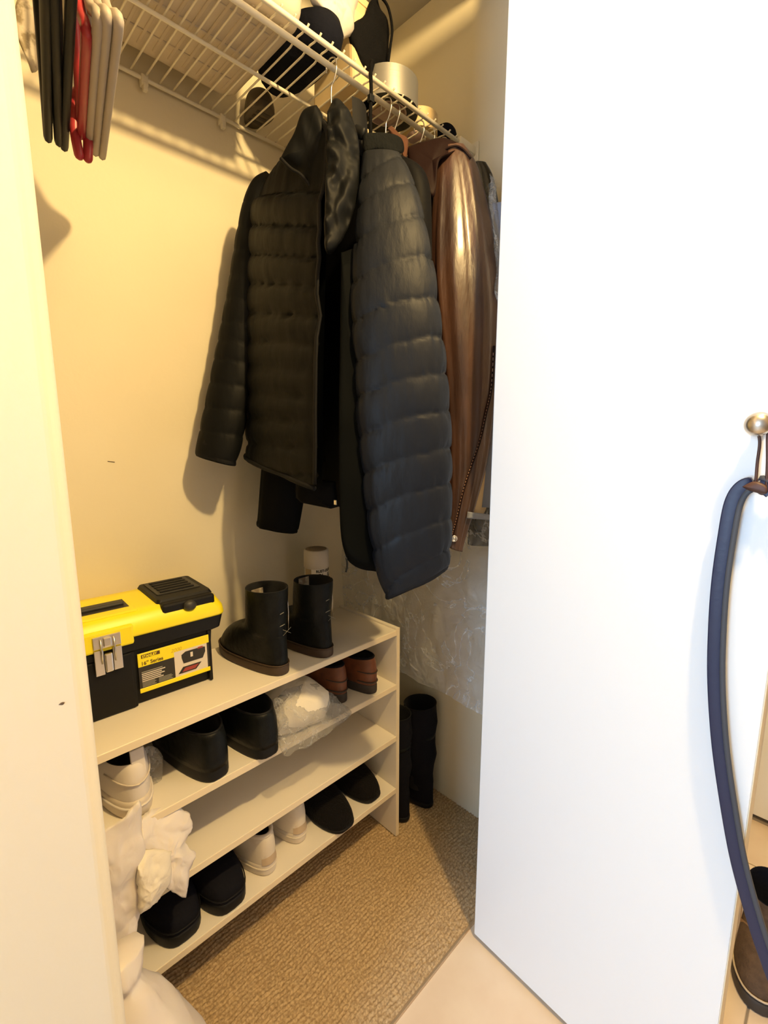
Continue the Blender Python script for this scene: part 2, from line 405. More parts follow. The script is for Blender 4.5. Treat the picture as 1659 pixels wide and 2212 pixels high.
def sp(x, p): return math.copysign(abs(x)**p, x)
def foot(n, L, Wh, Wb, sq=.8):
    pts = []
    for k in range(n):
        a = 2*PI*k/n; c, s = math.cos(a), math.sin(a)
        y = L/2+L/2*sp(c, .88); q = y/L
        w = Wh+(Wb-Wh)*min(1, max(0, (q-.15)/.5))**1.3
        if q > .8: w *= 1-.06*((q-.8)/.2)
        pts.append((w/2*sp(s, sq), y))
    return pts
def shoe(name, label, cat, loc, rotz, L=.28, Wh=.068, Wb=.098, zs=.022, open_=(.085, .065, .03), zheel=.085, zin=.075, shaft=None,
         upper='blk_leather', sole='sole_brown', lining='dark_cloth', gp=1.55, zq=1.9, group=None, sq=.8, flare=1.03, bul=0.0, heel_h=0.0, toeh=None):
    t = thing(name, label, cat, loc, rotz, group); n = 40
    O = foot(n, L, Wh, Wb, sq)
    oc, oa, ob = open_
    E = [(ob*math.sin(2*PI*k/n), oc+oa*math.cos(2*PI*k/n)) for k in range(n)]
    zE = [zin+(zheel-zin)*(.5-.5*math.cos(2*PI*k/n)) for k in range(n)]
    cx = 0; cyy = L*.45
    rows = []
    for i in range(15):
        tt = i/14; g = tt**gp
        row = []
        for k in range(n):
            o, e = O[k], E[k]; z = zs*.8+(zE[k]-zs*.8)*(1-(1-tt)**zq)
            b = 1+bul*math.sin(PI*min(1, tt*1.15))
            row.append(((o[0]+(e[0]-o[0])*g)*b, o[1]+(e[1]-o[1])*g-(b-1)*.05*(1 if o[1] < L*.3 else -1), z))
        rows.append(row)
    if shaft:                                                   # (cy, a, b, z) rings above the ankle
        ctl = [(oc, oa, ob, zin, zheel)]+[(s[0], s[1], s[2], s[3], s[3]+(s[4] if len(s) > 4 else 0)) for s in shaft]
        for c in spline(ctl, 10)[1:]:
            rows.append([(c[2]*math.sin(2*PI*k/n), c[0]+c[1]*math.cos(2*PI*k/n), c[3]+(c[4]-c[3])*(.5-.5*math.cos(2*PI*k/n))) for k in range(n)])
    top = rows[-1]
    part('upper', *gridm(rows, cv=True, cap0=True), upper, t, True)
    c = np.mean(np.array(top), 0)
    zb = zs+.008 if not shaft else zs+.05
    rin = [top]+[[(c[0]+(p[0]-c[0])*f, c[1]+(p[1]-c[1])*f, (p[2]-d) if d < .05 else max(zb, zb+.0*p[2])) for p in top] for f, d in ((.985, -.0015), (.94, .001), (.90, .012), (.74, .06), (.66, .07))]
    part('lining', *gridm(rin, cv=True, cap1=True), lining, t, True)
    f2 = flare
    def so(f, z): return [(p[0]*f, cyy+(p[1]-cyy)*(1+(f-1)*.5), z+heel_h*max(0, 1-p[1]/(L*.35))*0) for p in O]
    part('sole', *gridm([so(f2*.94, 0), so(f2*.985, .002), so(f2, .006), so(f2, zs*.8), so(f2*.985, zs), so(f2*.9, zs+.001)], cv=True, cap0=True, cap1=True), sole, t, True)
    t['_top'] = 0; del t['_top']
    return t, O, top
GB = 'shoes kept on the rack'
z1, z2, z3, z4 = [z+.0003 for z in SHZ]

# black ankle boots on top
def ankle_boot(label, x, y, rot, ht=.226):
    t, O, top = shoe('ankle_boot', label, 'boot', (x, y, z1), rot, L=.28, Wh=.084, Wb=.102, zs=.026, open_=(.078, .07, .046), zheel=.105, zin=.115, zq=1.6,
        shaft=[(.074, .066, .046, .135), (.070, .065, .049, .165), (.066, .064, .051, ht-.02), (.064, .062, .052, ht, .004)], upper='blk_leather', sole='sole_brown', gp=1.35, flare=1.05, group='black ankle boots on top of the rack')
    part('welt', *tube([(p[0]*1.045, .13+(p[1]-.13)*1.02, .0275) for p in O+[O[0]]], .0018, 6, cap=False), 'sole_brown', t, True)
    part('pull_tag', *bevbox(-.016, .022, .110, .112, .165, .212, .0006, 1), 'insole_tan', t)
    part('zip', *tube([(.0445, .066-.03, .10), (.047, .066-.03, .15), (.0475, .066-.025, .222)], .0016, 6), 'nickel', t, True)
    for dz, ln in ((.135, .008), (.168, .006)):
        part('stitch', *tube([(-ln, .0035, dz), (ln, .0035, dz+.002)], .0009, 5), 'label_grey', t, True)
    for a in (-.6, .5):
        part('scuff', *tube([(.014-.016*math.cos(a), .0025, .115-.016*math.sin(a)), (.014+.016*math.cos(a), .0035, .115+.016*math.sin(a))], .0005, 4), 'label_grey', t, True)
    return t
ankle_boot('black leather ankle boot beside the toolbox, toe towards the wall', .632, 1.003, .10)
ankle_boot('black leather ankle boot in front of the spray can', .778, .998, .06, .213)

# brown shoes
def brown_shoe(label, x, y, rot):
    t, O, top = shoe('leather_shoe', label, 'shoe', (x, y, z2), rot, L=.27, Wh=.074, Wb=.096, zs=.03, open_=(.078, .066, .032), zheel=.118, zin=.10, upper='brown_leather', sole='brown_sole', group='brown leather shoes', bul=.06)
    part('heel_seam', *tube([(p[0]*1.0, p[1]-.003, .072) for p in [O[i] for i in range(14, 27)]], .0018, 6), 'brown_sole', t, True)
    part('heel_counter', *tube([(p[0]*1.02, p[1]-.0035, .04) for p in [O[i] for i in range(14, 27)]], .002, 6), 'brown_sole', t, True)
    part('collar_lining', *tube([(p[0], p[1]-.001, p[2]) for p in top+[top[0]]], .0035, 6, cap=False), 'blk_suede', t, True)
    return t
brown_shoe('brown leather shoe partly behind the clear plastic bag', .858, 1.03, .05)
brown_shoe('brown leather shoe beside the right side panel of the rack', .960, 1.002, .03)

# black rubber clogs
def clog(label, x, y, rot):
    t, O, top = shoe('rubber_clog', label, 'clog', (x, y, z2), rot, L=.295, Wh=.100, Wb=.116, zs=.034, open_=(.092, .078, .044), zheel=.118, zin=.12, upper='blk_leather', sole='blk_rubber', group='black clogs on the second tier', sq=.62, bul=.03, gp=1.8, flare=1.0)
    part('rim', *tube([(p[0]*1.0, p[1], p[2]) for p in top+[top[0]]], .003, 6, cap=False), 'blk_rubber', t, True)
    return t
clog('black leather clog next to the white sneaker, open heel showing', .436, .990, .10)
clog('black leather clog against the clear plastic bag', .564, .972, .04)

# white sneaker heel by the jamb
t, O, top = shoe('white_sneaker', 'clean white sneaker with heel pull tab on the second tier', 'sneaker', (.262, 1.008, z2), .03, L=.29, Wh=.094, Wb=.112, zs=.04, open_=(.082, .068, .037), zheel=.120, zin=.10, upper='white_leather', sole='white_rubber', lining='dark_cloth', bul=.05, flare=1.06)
part('heel_tab', *xform(bevbox(-.014, .014, -.004, .002, .065, .148, .0015), Matrix.Translation((.008, .004, 0)) @ Matrix.Rotation(-.10, 4, 'X')), 'white_leather', t)
part('heel_overlay', *tube([(p[0]*1.04, p[1]-.004, .078+.01*abs(p[0])/.04) for p in [O[i] for i in range(13, 28)]], .0016, 6), 'white_rubber', t, True)
part('sole_line', *tube([(p[0]*1.075, p[1]-.005, .026) for p in [O[i] for i in range(11, 30)]], .0025, 6), 'white_leather', t, True)

# worn white sneakers on the bottom tier
def worn(label, x, y, rot):
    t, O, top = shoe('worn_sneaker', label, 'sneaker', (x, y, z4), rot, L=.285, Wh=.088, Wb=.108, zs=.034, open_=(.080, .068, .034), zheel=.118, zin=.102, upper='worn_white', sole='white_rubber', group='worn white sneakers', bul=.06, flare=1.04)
    part('collar', *tube([(p[0]*1.02, p[1]-.001, p[2]-.004) for p in top+[top[0]]], .006, 8, cap=False), 'worn_white', t, True)
    part('heel_patch', *gridm([[(p[0]*(1.05-.05*i), p[1]-.005+.003*i, .036+.016*i) for p in [O[k] for k in range(17, 24)]] for i in range(3)]), 'heel_tan', t, True)
    part('sole_line', *tube([(p[0]*1.045, p[1]-.003, .022) for p in [O[i] for i in range(11, 30)]], .002, 6), 'worn_white', t, True)
    for i in range(5):
        part('lace', *tube(spline([(-.022, .13+.016*i, .082-.004*i), (0, .132+.016*i, .092-.005*i), (.022, .13+.016*i, .082-.004*i)], 6), .003, 6), 'white_leather', t, True)
    return t
worn('scuffed white sneaker, heel out, beside the black slip-on', .575, 1.016, .10)
worn('scuffed white sneaker, heel out, beside the fuzzy slipper', .694, 1.040, .03)

# toe-out black slip-ons and fuzzy slippers
def slipon(name, label, x, y, rot, up, so, zs, tagm, group, Wb=.124, zin=.08):
    L = .285
    t, O, top = shoe(name, label, 'slipper', (x, y+L*math.cos(rot)*1.0, z4), PI+rot, L=L, Wh=.088, Wb=Wb, zs=zs, open_=(.088, .078, .040), zheel=.07, zin=zin, upper=up, sole=so, group=group, sq=.56, gp=1.9, zq=2.2, bul=.02, flare=1.02)
    if tagm:
        part('side_tag', *xform(bevbox(-.003, .003, -.014, .014, 0, .0015, .0005), Matrix.Translation((-.034, .19, .062)) @ Matrix.Rotation(-.75, 4, 'Y')), tagm, t)
        part('toe_seam', *tube([(p[0]*1.015, p[1]+.002, zs+.012) for p in [O[i] for i in list(range(31, 40))+list(range(0, 10))]], .0016, 6), so, t, True)
    else:
        part('rim', *tube([(p[0], p[1], p[2]) for p in top+[top[0]]], .005, 6, cap=False), up, t, True)
    return t
slipon('slip_on_shoe', 'black slip-on shoe, toe out, under the white crumpled bag', .322, 1.005, .05, 'blk_suede', 'blk_rubber', .03, 'label_grey', 'black slip-ons')
slipon('slip_on_shoe', 'black slip-on shoe, toe out, beside the scuffed white sneaker', .444, .995, .03, 'blk_suede', 'blk_rubber', .03, 'label_grey', 'black slip-ons')
slipon('fuzzy_slipper', 'fuzzy black slipper, toe out, beside the white sneakers', .812, .975, .02, 'blk_fuzz', 'blk_rubber', .012, None, 'fuzzy slippers', Wb=.118, zin=.062)
slipon('fuzzy_slipper', 'fuzzy black slipper, toe out, by the right rack panel', .955, 1.0, .02, 'blk_fuzz', 'blk_rubber', .012, None, 'fuzzy slippers', Wb=.112, zin=.062)

# toolbox
tb = thing('toolbox', 'black plastic toolbox with yellow lid and chrome latch on the rack', 'toolbox', (.262, 1.222, z1), math.radians(-2.6))
def rrect(hx, hy, r, z, n=5, cx=0, cy=0):
    out = []
    for qx, qy, a0 in ((1, 1, 0), (-1, 1, PI/2), (-1, -1, PI), (1, -1, 3*PI/2)):
        for k in range(n):
            a = a0+PI/2*k/(n-1); out.append((cx+qx*(hx-r)+r*math.cos(a), cy+qy*(hy-r)+r*math.sin(a), z))
    return out
part('body', *gridm([rrect(.222, .088, .012, .0), rrect(.226, .092, .012, .003), rrect(.236, .098, .012, .138)], cv=True, cap0=True, cap1=True), 'tb_black', tb)
part('rim', *gridm([rrect(.240, .100, .012, .136), rrect(.256, .104, .014, .140), rrect(.264, .106, .014, .172), rrect(.262, .105, .014, .176)], cv=True, cap0=True, cap1=True), 'tb_black', tb)
part('centre_panel', *bevbox(-.062, .046, -.104, -.09, .0, .137, .004), 'tb_black', tb)
for x in (.046, .224):
    part('rib', *bevbox(x-.004, x+.004, -.103, -.09, .002, .137, .002), 'tb_black', tb)
lid = part('lid', *gridm([rrect(.268, .109, .02, .174), rrect(.269, .110, .02, .178), rrect(.267, .107, .022, .196), rrect(.256, .094, .03, .218), rrect(.246, .084, .03, .225), rrect(.2, .06, .03, .226)], cv=True, cap0=True, cap1=True), 'tb_yellow', tb, True)
part('lid_apron', *bevbox(-.062, .052, -.1105, -.085, .158, .205, .005), 'tb_yellow', tb)
part('handle_well', *bevbox(-.12, .062, -.045, .02, .2245, .2275, .001), 'label_dark', tb)
h = part('handle', *bevbox(-.10, .055, -.03, -.005, .226, .236, .004), 'tb_dark', tb)
part('handle_step', *bevbox(-.12, .07, -.085, -.05, .222, .229, .003), 'tb_yellow', tb)
org = part('organizer_lid', *gridm([rrect(.066, .083, .010, .214, cx=.182, cy=.008), rrect(.068, .085, .010, .226, cx=.182, cy=.008), rrect(.064, .081, .010, .234, cx=.182, cy=.008)], cv=True, cap0=True, cap1=True), 'tb_black', tb)
part('organizer_inset', *bevbox(.128, .234, -.035, .078, .2335, .2365, .002), 'label_grey' if False else 'tb_dark', org)
for i in range(5):
    part('grip_bar', *bevbox(.138, .222, -.026+.021*i, -.014+.021*i, .2360, .2400, .0015), 'tb_black', org)
part('organizer_flap', *bevbox(.118, .246, -.100, -.072, .196, .229, .006), 'tb_black', org)
V, Fc = lathe([(.0001, 0), (.016, 0), (.016, .005), (.011, .011), (.0001, .013)], 20)
part('catch_knob', [(.182+p[0], -.099-p[2], .214+p[1]*.8) for p in V], Fc, 'tb_dark', org, True)
# latch
la = part('latch', *bevbox(-.030, -.012, -.1155, -.108, .108, .165, .001), 'steel', tb)
part('latch_plate', *bevbox(.006, .024, -.1155, -.108, .112, .165, .001), 'steel', la)
part('latch_strike', *bevbox(-.030, .024, -.1145, -.109, .168, .196, .001), 'steel', la)
part('latch_tongue', *bevbox(-.011, .005, -.119, -.110, .112, .155, .003), 'steel', la)
for x in (-.016, .010):
    part('latch_wire', *tube([(x, -.118, .135), (x, -.121, .16), (x, -.118, .19)], .0018, 8), 'steel', la, True)
part('latch_hook', *bevbox(-.011, .005, -.120, -.110, .172, .192, .002), 'steel', la)
# sticker
lb = part('label', *bevbox(.056, .222, -.1025, -.0985, .030, .127, .0006, 1), 'label_dark', tb)
part('label_band', *bevbox(.056, .222, -.1032, -.1000, .106, .127, .0006, 1), 'tb_yellow', lb)
part('label_corner', *bevbox(.056, .136, -.1032, -.1000, .094, .107, .0006, 1), 'tb_yellow', lb)
part('label_foot', *bevbox(.056, .222, -.1032, -.1000, .030, .041, .0006, 1), 'tb_yellow', lb)
part('label_picture', *bevbox(.136, .216, -.1030, -.1000, .041, .106, .0004, 1), 'label_white', lb)
def flatpoly(pts, y): return [(x, y, z) for x, z in pts]+[(x, y+.001, z) for x, z in pts], [tuple(range(len(pts)))]+[tuple(len(pts)+i for i in range(len(pts)))]+[(i, (i+1) % len(pts), len(pts)+(i+1) % len(pts), len(pts)+i) for i in range(len(pts))]
part('pictured_box', *flatpoly([(.157, .071), (.204, .071), (.211, .086), (.211, .098), (.204, .100), (.163, .100), (.153, .094), (.153, .086)], -.1038), 'label_dark', lb)
part('pictured_latch', *flatpoly([(.174, .083), (.180, .083), (.180, .095), (.174, .095)], -.1044), 'label_white', lb)
part('pictured_tools', *flatpoly([(.192, .098), (.206, .098), (.205, .102), (.194, .102)], -.1042), 'label_red', lb)
part('pictured_tray', *flatpoly([(.143, .047), (.186, .047), (.200, .062), (.155, .062)], -.1038), 'label_dark', lb)
part('pictured_tray_tools', *flatpoly([(.152, .050), (.184, .050), (.193, .059), (.160, .059)], -.1042), 'label_red', lb)
for i in range(6):
    part('small_print', *flatpoly([(.062, .079-.0045*i), (.062+(.046, .052, .044, .05, .042, .047)[i], .079-.0045*i), (.062+(.046, .052, .044, .05, .042, .047)[i], .0812-.0045*i), (.062, .0812-.0045*i)], -.1030), 'label_white' if i else 'label_grey', lb)
for i in range(4):
    for x0, x1 in ((.062, .092), (.098, .130)):
        part('small_print', *flatpoly([(x0, .0465-.0 +.0032*i-.003), (x1-.003*(i % 2), .0465+.0032*i-.003), (x1-.003*(i % 2), .048+.0032*i-.003), (x0, .048+.0032*i-.003)], -.1030), 'label_grey', lb)
part('logo_badge', *xform(bevbox(-.0205, .0205, -.0004, .0004, -.0044, .0044, .0004, 1), Matrix.Translation((.084, -.1034, .1185))), 'ink', lb)
RX = Matrix.Rotation(PI/2, 4, 'X')
text_mesh('STANLEY', .0085, 'tb_yellow', lb, 'lettering', Matrix.Translation((.0655, -.1039, .1154)) @ RX, bold=.0003, sx=.92)
text_mesh('16\u2033 Series', .0125, 'ink', lb, 'lettering', Matrix.Translation((.062, -.1035, .0975)) @ RX, bold=.0002, sx=.95)
text_mesh('2000', .0125, 'ink_pale', lb, 'lettering', Matrix.Translation((.1285, -.1035, .1075)) @ RX, shear=.3)

# spray can
cx_, cy_ = .915, 1.235
CK = 1.22
sc_ = thing('spray_can', 'white spray paint can standing behind the black ankle boots', 'spray can', (cx_, cy_, z1))
part('body', *lathe([(.0305*CK, 0), (.0325*CK, .003), (.0325*CK, .192), (.030*CK, .196)], 32), 'can_body', sc_, True)
part('cap', *lathe([(.0335*CK, .193), (.0345*CK, .194), (.0335*CK, .250), (.031*CK, .253), (.029*CK, .253)], 32), 'can_cap', sc_, True)
part('cap_top', *lathe([(.0001, .2525), (.029*CK, .2528), (.0288*CK, .2538), (.0001, .254)], 32), 'can_top', sc_, True)
def on_can(s, size, zc, a0, mat, name, r=.0327*CK, **kw):
    o = text_mesh(s, size, mat, sc_, name, Matrix.Identity(4), extrude=.0003, **kw)
    for v in o.data.vertices:
        a = a0+v.co.x/r; rr = r+v.co.z
        v.co = Vector((rr*math.cos(a), rr*math.sin(a), zc+v.co.y))
# camera sees the can from azimuth -127 degrees
A0 = math.radians(-126.5)
V, Fc = gridm([[(.0328*CK*math.cos(a), .0328*CK*math.sin(a), z) for a in np.linspace(A0-1.15, A0-.45, 8)] for z in (.02, .192)])
part('tan_band', V, Fc, 'can_tan', sc_, True)
on_can('RUST-OLEUM', .012, .181, A0-.05, 'label_dark', 'lettering', bold=.0005)
on_can('Chalked', .036, .152, A0-.2, 'label_dark', 'lettering', shear=.35, sx=.75)
V, Fc = gridm([[(.0329*CK*math.cos(a), .0329*CK*math.sin(a), z+.01*(a-A0)) for a in np.linspace(A0+.1, A0+1.4, 10)] for z in (.136, .142)])
part('dark_band', V, Fc, 'label_dark', sc_, True)

# ------------------------------------------------------------------ clothes on the rail
pm('puffer', (.004, .0045, .005), .55, bump=.12, bscale=45, stretch=(1, 1, .35), spec=.13)
pm('puffer_navy', (.008, .0095, .013), .5, bump=.2, bscale=45, stretch=(1, 1, .35), spec=.19)
pm('puffer_dark', (.006, .006, .007), .7, spec=.2, bump=.06, bscale=60)
pm('lining_teal', (.0018, .0026, .003), .75, spec=.08)
pm('knit', (.007, .008, .0085), .95, spec=.1, bump=.5, bscale=220, stretch=(1, 1, .3))
pm('jacket_black', (.003, .003, .0035), .6, spec=.1, bump=.1, bscale=50)
pm('suede_rust', (.085, .030, .013), .9, bump=.2, bscale=120)
pm('oxblood', (.012, .0042, .0034), .6, spec=.12, bump=.15, bscale=40, stretch=(1, 1, .3))
pm('leather_brown', (.078, .035, .021), .42, col2=(.034, .015, .010), scale=20, stretch=(1, 1, .25), bump=.55, bscale=26, spec=.6, coat=.5)
pm('stitch', (.30, .17, .12), .7)
pm('wood_pale', (.80, .62, .36), .45, col2=(.72, .53, .28), scale=20, stretch=(1, 1, 6))
pm('grey_shirt', (.20, .22, .28), .8, bump=.1, bscale=60)
pm('tan_shirt', (.50, .38, .22), .8)
pm('gloss_black', (.008, .008, .009), .2, bump=.1, bscale=40)
pm('hanger_black', (.007, .008, .010), .5, spec=.25)
pm('hanger_red', (.42, .035, .045), .38)
pm('hanger_white', (.44, .38, .32), .5)
film_mat('film', (.80, .83, .90), .20, .12, .9, 14.0)
film_mat('film_thin', (.80, .82, .86), .16, .22, .7, 14.0)
film_mat('film_bag', (.88, .86, .82), .24, .13, .9, 26.0)

RD = np.array([_s, -_s, 0.0]); FD = np.array([_s, _s, 0.0])        # across and along the line of sight on plan
def depth(p): return float(np.dot(np.array(p)-_C, _F))
def ptube(secs, n=40, m=90, ratio=.62, zt=0.0, quilt=None, amp=.10, arch=0.0, fold=0.0, ffreq=5.0, seed=0.0, wr=.0, zt_at_end=None, ex=1.0, cap0=True):
    """a hanging sleeve; secs = (left, right, row, y) measured across the photograph, quilt = rows of stitching"""
    ctl = []
    for uL, uR, v, y in secs:
        c = at((uL+uR)/2, v, 'y', y); ctl.append(list(c)+[(uR-uL)/2/FPX*depth(c)])
    S = spline(ctl, m)
    vs = spline([(s[2],) for s in secs], m)
    rows = []
    for i, s in enumerate(S):
        v = vs[i][0]; row = []; k01 = i/(m-1)
        tz = zt+((zt if zt_at_end is None else zt_at_end)-zt)*k01**7
        for k in range(n):
            a = 2*PI*k/n; ca, sa = math.cos(a), math.sin(a)
            g = 1.0
            if quilt:
                vv = v-arch*1.5*((1-ca)/2)**1.6
                j = 0
                while j < len(quilt) and quilt[j] <= vv: j += 1
                a0 = quilt[j-1] if j > 0 else quilt[0]-80; b0 = quilt[j] if j < len(quilt) else quilt[-1]+80
                f = (vv-a0)/(b0-a0); f = min(1, max(0, f))
                bump = (math.sin(PI*f**.85))**.38 if 0 < f < 1 else 0
                edge = min(f, 1-f)
                wrk = nz(ca*10+seed, sa*10, j*3.1+f*.8)*math.exp(-edge*5)*1.3+.45*nz(ca*18+seed, sa*18, j*2.3+f*1.2)*math.exp(-edge*2)+.3*nz(ca*4+seed, sa*4, j+f)
                g = 1+amp*(bump-.6)+wr*wrk
            if fold:
                g += fold*nz(ca*ffreq*.5+seed, sa*ffreq*.5, s[2]*1.6+seed)+.5*fold*nz(ca*ffreq+seed+9, sa*ffreq, s[2]*2.2)
            e1 = sp(ca, ex); e2 = sp(sa, ex)
            p = np.array(s[:3])+RD*s[3]*e1*g+FD*s[3]*ratio*e2*g
            p[2] += tz*ca
            row.append(p)
        rows.append(row)
    return gridm(rows, cv=True, cap0=cap0, cap1=False), rows
def cuff(rows, mat, parent, d=.03, name='cuff'):
    last = rows[-1]; c = sum(last)/len(last)
    R2 = [[c+(p-c)*f-np.array([0, 0, dz]) for p in last] for f, dz in ((.99, -.004), (1.0, .004), (.97, .009), (.86, .008), (.82, -d), (.7, -d*1.5))]
    wpart(name, *gridm(R2, cv=True, cap1=True), mat, parent, True)

def body(xc, yc, prof, phi0=0.0, phi1=2*PI, n=72, m=80, quilt=None, amp=.018, seed=0.0, hem=None, lean=None, ex=.75, ey=.85, wr=.003, fold=0.0):
    """hanging jacket body; prof = (z, half width along y, half depth along x)"""
    P = spline(prof, m); rows = []
    full = abs(phi1-phi0-2*PI) < 1e-6
    for z, hw, hd in P:
        row = []
        for k in range(n if full else n+1):
            ph = phi0+(phi1-phi0)*k/n; c, s = math.cos(ph), math.sin(ph)
            zz_ = z
            y = yc+hw*sp(s, ey)
            if hem: zz_ = z+hem(y)*max(0, (prof[0][0]-z)/(prof[0][0]-prof[-1][0]))
            d = 0.0
            if quilt:
                j = 0
                ky = (1.2-y)/.33                                    # stitching sags towards the near side
                qq = [qa+(qb-qa)*ky for qa, qb in quilt]
                while j < len(qq) and qq[j] >= zz_: j += 1
                a0 = qq[j-1] if j > 0 else qq[0]+.07; b0 = qq[j] if j < len(qq) else qq[-1]-.07
                f = min(1, max(0, (a0-zz_)/(a0-b0)))
                bmp = (math.sin(PI*f**.85))**.33 if 0 < f < 1 else 0
                edge = min(f, 1-f)
                d = amp*bmp+wr*(nz(y*40+seed, zz_*3, j*3.7)*math.exp(-edge*4)*1.3+.7*nz(y*75, j*2.1+f, seed))
            if fold: d += fold*nz(y*14+seed, c*2, z*1.5)
            xx = xc+(lean(z) if lean else 0)-(hd+d)*sp(c, ex)
            row.append((xx, y+d*.6*s, zz_))
        rows.append(row)
    return gridm(rows, cv=full), rows
def rod_hook(name, parent, x, drop=.085, r=.0017, mat='steel', dx=.0, dy=0.0):
    Y_ = RODY
    pts = [(x-.002, Y_+.015, ROD-.006), (x-.001, Y_+.0165, ROD+.007), (x, Y_+.009, ROD+.0165), (x, Y_-.003, ROD+.018), (x+.002, Y_-.0145, ROD+.010), (x+.003, Y_-.016, ROD-.010), (x+.002, Y_-.006, ROD-.032), (x+dx*.5, Y_+.001, ROD-.048), (x+dx, Y_+dy, ROD-drop)]
    return wpart(name, *tube(spline(pts, 30), r, 8), mat, parent, True)
def coat_hanger(label, x, mat, half=.11, drop=.125, zdrop=.06):
    t = thing('coat_hanger', label, 'hanger', (x, RODY, ROD-drop-zdrop), 0, 'hangers that carry the coats')
    rod_hook('hook', t, x, drop)
    zt = ROD-drop
    pts = [(x, RODY-half, zt-zdrop), (x, RODY-half*.6, zt-zdrop*.5), (x, RODY-.03, zt-.012), (x, RODY, zt-.002), (x, RODY+.03, zt-.012), (x, RODY+half*.6, zt-zdrop*.5), (x, RODY+half, zt-zdrop)]
    wpart('bar', *tube(spline(pts, 26), .006, 8, ry=.012), mat, t, True)
    return t

# --- black puffer with the tall collar, first on the rail
XA = at(715, 140, 'y', RODY)[0]
coat_hanger('steel hook hanger that carries the tall-collared puffer', XA, 'hanger_black')
ja = thing('puffer_jacket', 'black quilted puffer jacket with tall open collar, first on the rail', 'jacket', (.75, .945, 1.29))
qA = [(float(at(545, v-2, 'y', 1.2)[2]), float(at(700, v+5, 'y', .87)[2])) for v in (492, 557, 619, 682, 741, 797, 852, 905, 960, 1020)]
profA = [(2.11, .05, .045), (2.085, .11, .055), (2.06, .185, .065), (2.03, .240, .073), (1.98, .266, .083), (1.88, .270, .092), (1.75, .272, .098), (1.55, .275, .104), (1.31, .278, .108)]
(VF, rowsA) = body(.772, .968, profA, phi0=-.36, phi1=PI+.6, n=110, m=150, quilt=qA, hem=lambda y: .17*(y-1.0), lean=lambda z: -.022*(2.05-z)/.75, ex=.62)
wpart('body', *VF, 'puffer', ja, True)
# inner face, a little inside the shell
VF2, _ = body(.774, .968, [(z, hw-.012, hd-.014) for z, hw, hd in profA], phi0=-.34, phi1=PI+.58, n=60, m=40, hem=lambda y: .17*(y-1.0), lean=lambda z: -.022*(2.05-z)/.75, ex=.62)
wpart('lining', *VF2, 'lining_teal', ja, True)
# front placket of the far side
edge = [np.array(r[0]) for r in rowsA]
wpart('zip_placket', *tube([e+np.array([-.003, -.003, 0]) for e in edge[8::4]], .007, 8, ry=.004, up=(1, 0, 0)), 'puffer_dark', ja, True)
hemr = rowsA[-1]
wpart('hem_binding', *tube([np.array(p)+np.array([0, 0, -.002]) for p in hemr[:70:2]], .006, 8), 'puffer_dark', ja, True)
slA, rA = ptube([(575, 600, 384, 1.13), (548, 588, 402, 1.165), (526, 582, 452, 1.185), (510, 572, 530, 1.20), (496, 564, 620, 1.21), (480, 556, 710, 1.215), (462, 546, 800, 1.22), (446, 533, 880, 1.22), (432, 520, 950, 1.22), (424, 508, 988, 1.22)],
    quilt=[440, 492, 545, 597, 648, 697, 738, 778, 828, 880, 930, 985], amp=.10, arch=8, wr=.06, seed=3.0, zt=-.015, m=160, n=56, ratio=.62)
wpart('sleeve', *slA, 'puffer', ja, True)
cuff(rA, 'puffer_dark', ja)
def pxo(pts): return [at(u, v, 'y', y) for u, v, y in pts]
wpart('collar_flap', *pillow(pxo([(684, 228, 0.910), (655, 238, 0.935), (636, 285, 0.955), (606, 342, 0.980), (612, 352, 0.975), (645, 372, 0.955), (670, 402, 0.930), (686, 412, 0.915), (698, 380, 0.900), (702, 320, 0.895), (698, 255, 0.900)]), .016, -FD, 80, 12, wr=.008, wf=28, seed=2), 'puffer', ja, True)
wpart('collar_flap', *pillow(pxo([(707, 240, 0.840), (725, 212, 0.835), (752, 236, 0.820), (772, 290, 0.810), (777, 350, 0.800), (771, 430, 0.790), (748, 500, 0.790), (717, 547, 0.797), (701, 530, 0.803), (702, 430, 0.815), (705, 320, 0.830)]), .015, -FD, 110, 20, wr=.016, wf=42, seed=8), 'puffer', ja, True)
wpart('collar_piping', *tube(spline(pxo([(606, 342, 0.965), (628, 364, 0.950), (650, 378, 0.935), (672, 405, 0.915)]), 14), .004, 6), 'puffer_dark', ja, True)
cr = []
for zc_, rr in ((2.03, .062), (2.09, .058), (2.15, .054)):
    cr.append([(XA+.012+rr*.9*math.cos(a), .94+rr*1.05*math.sin(a), zc_) for a in np.linspace(-2.0, 2.0, 24)])
wpart('collar_back', *gridm(cr), 'puffer_dark', ja, True)

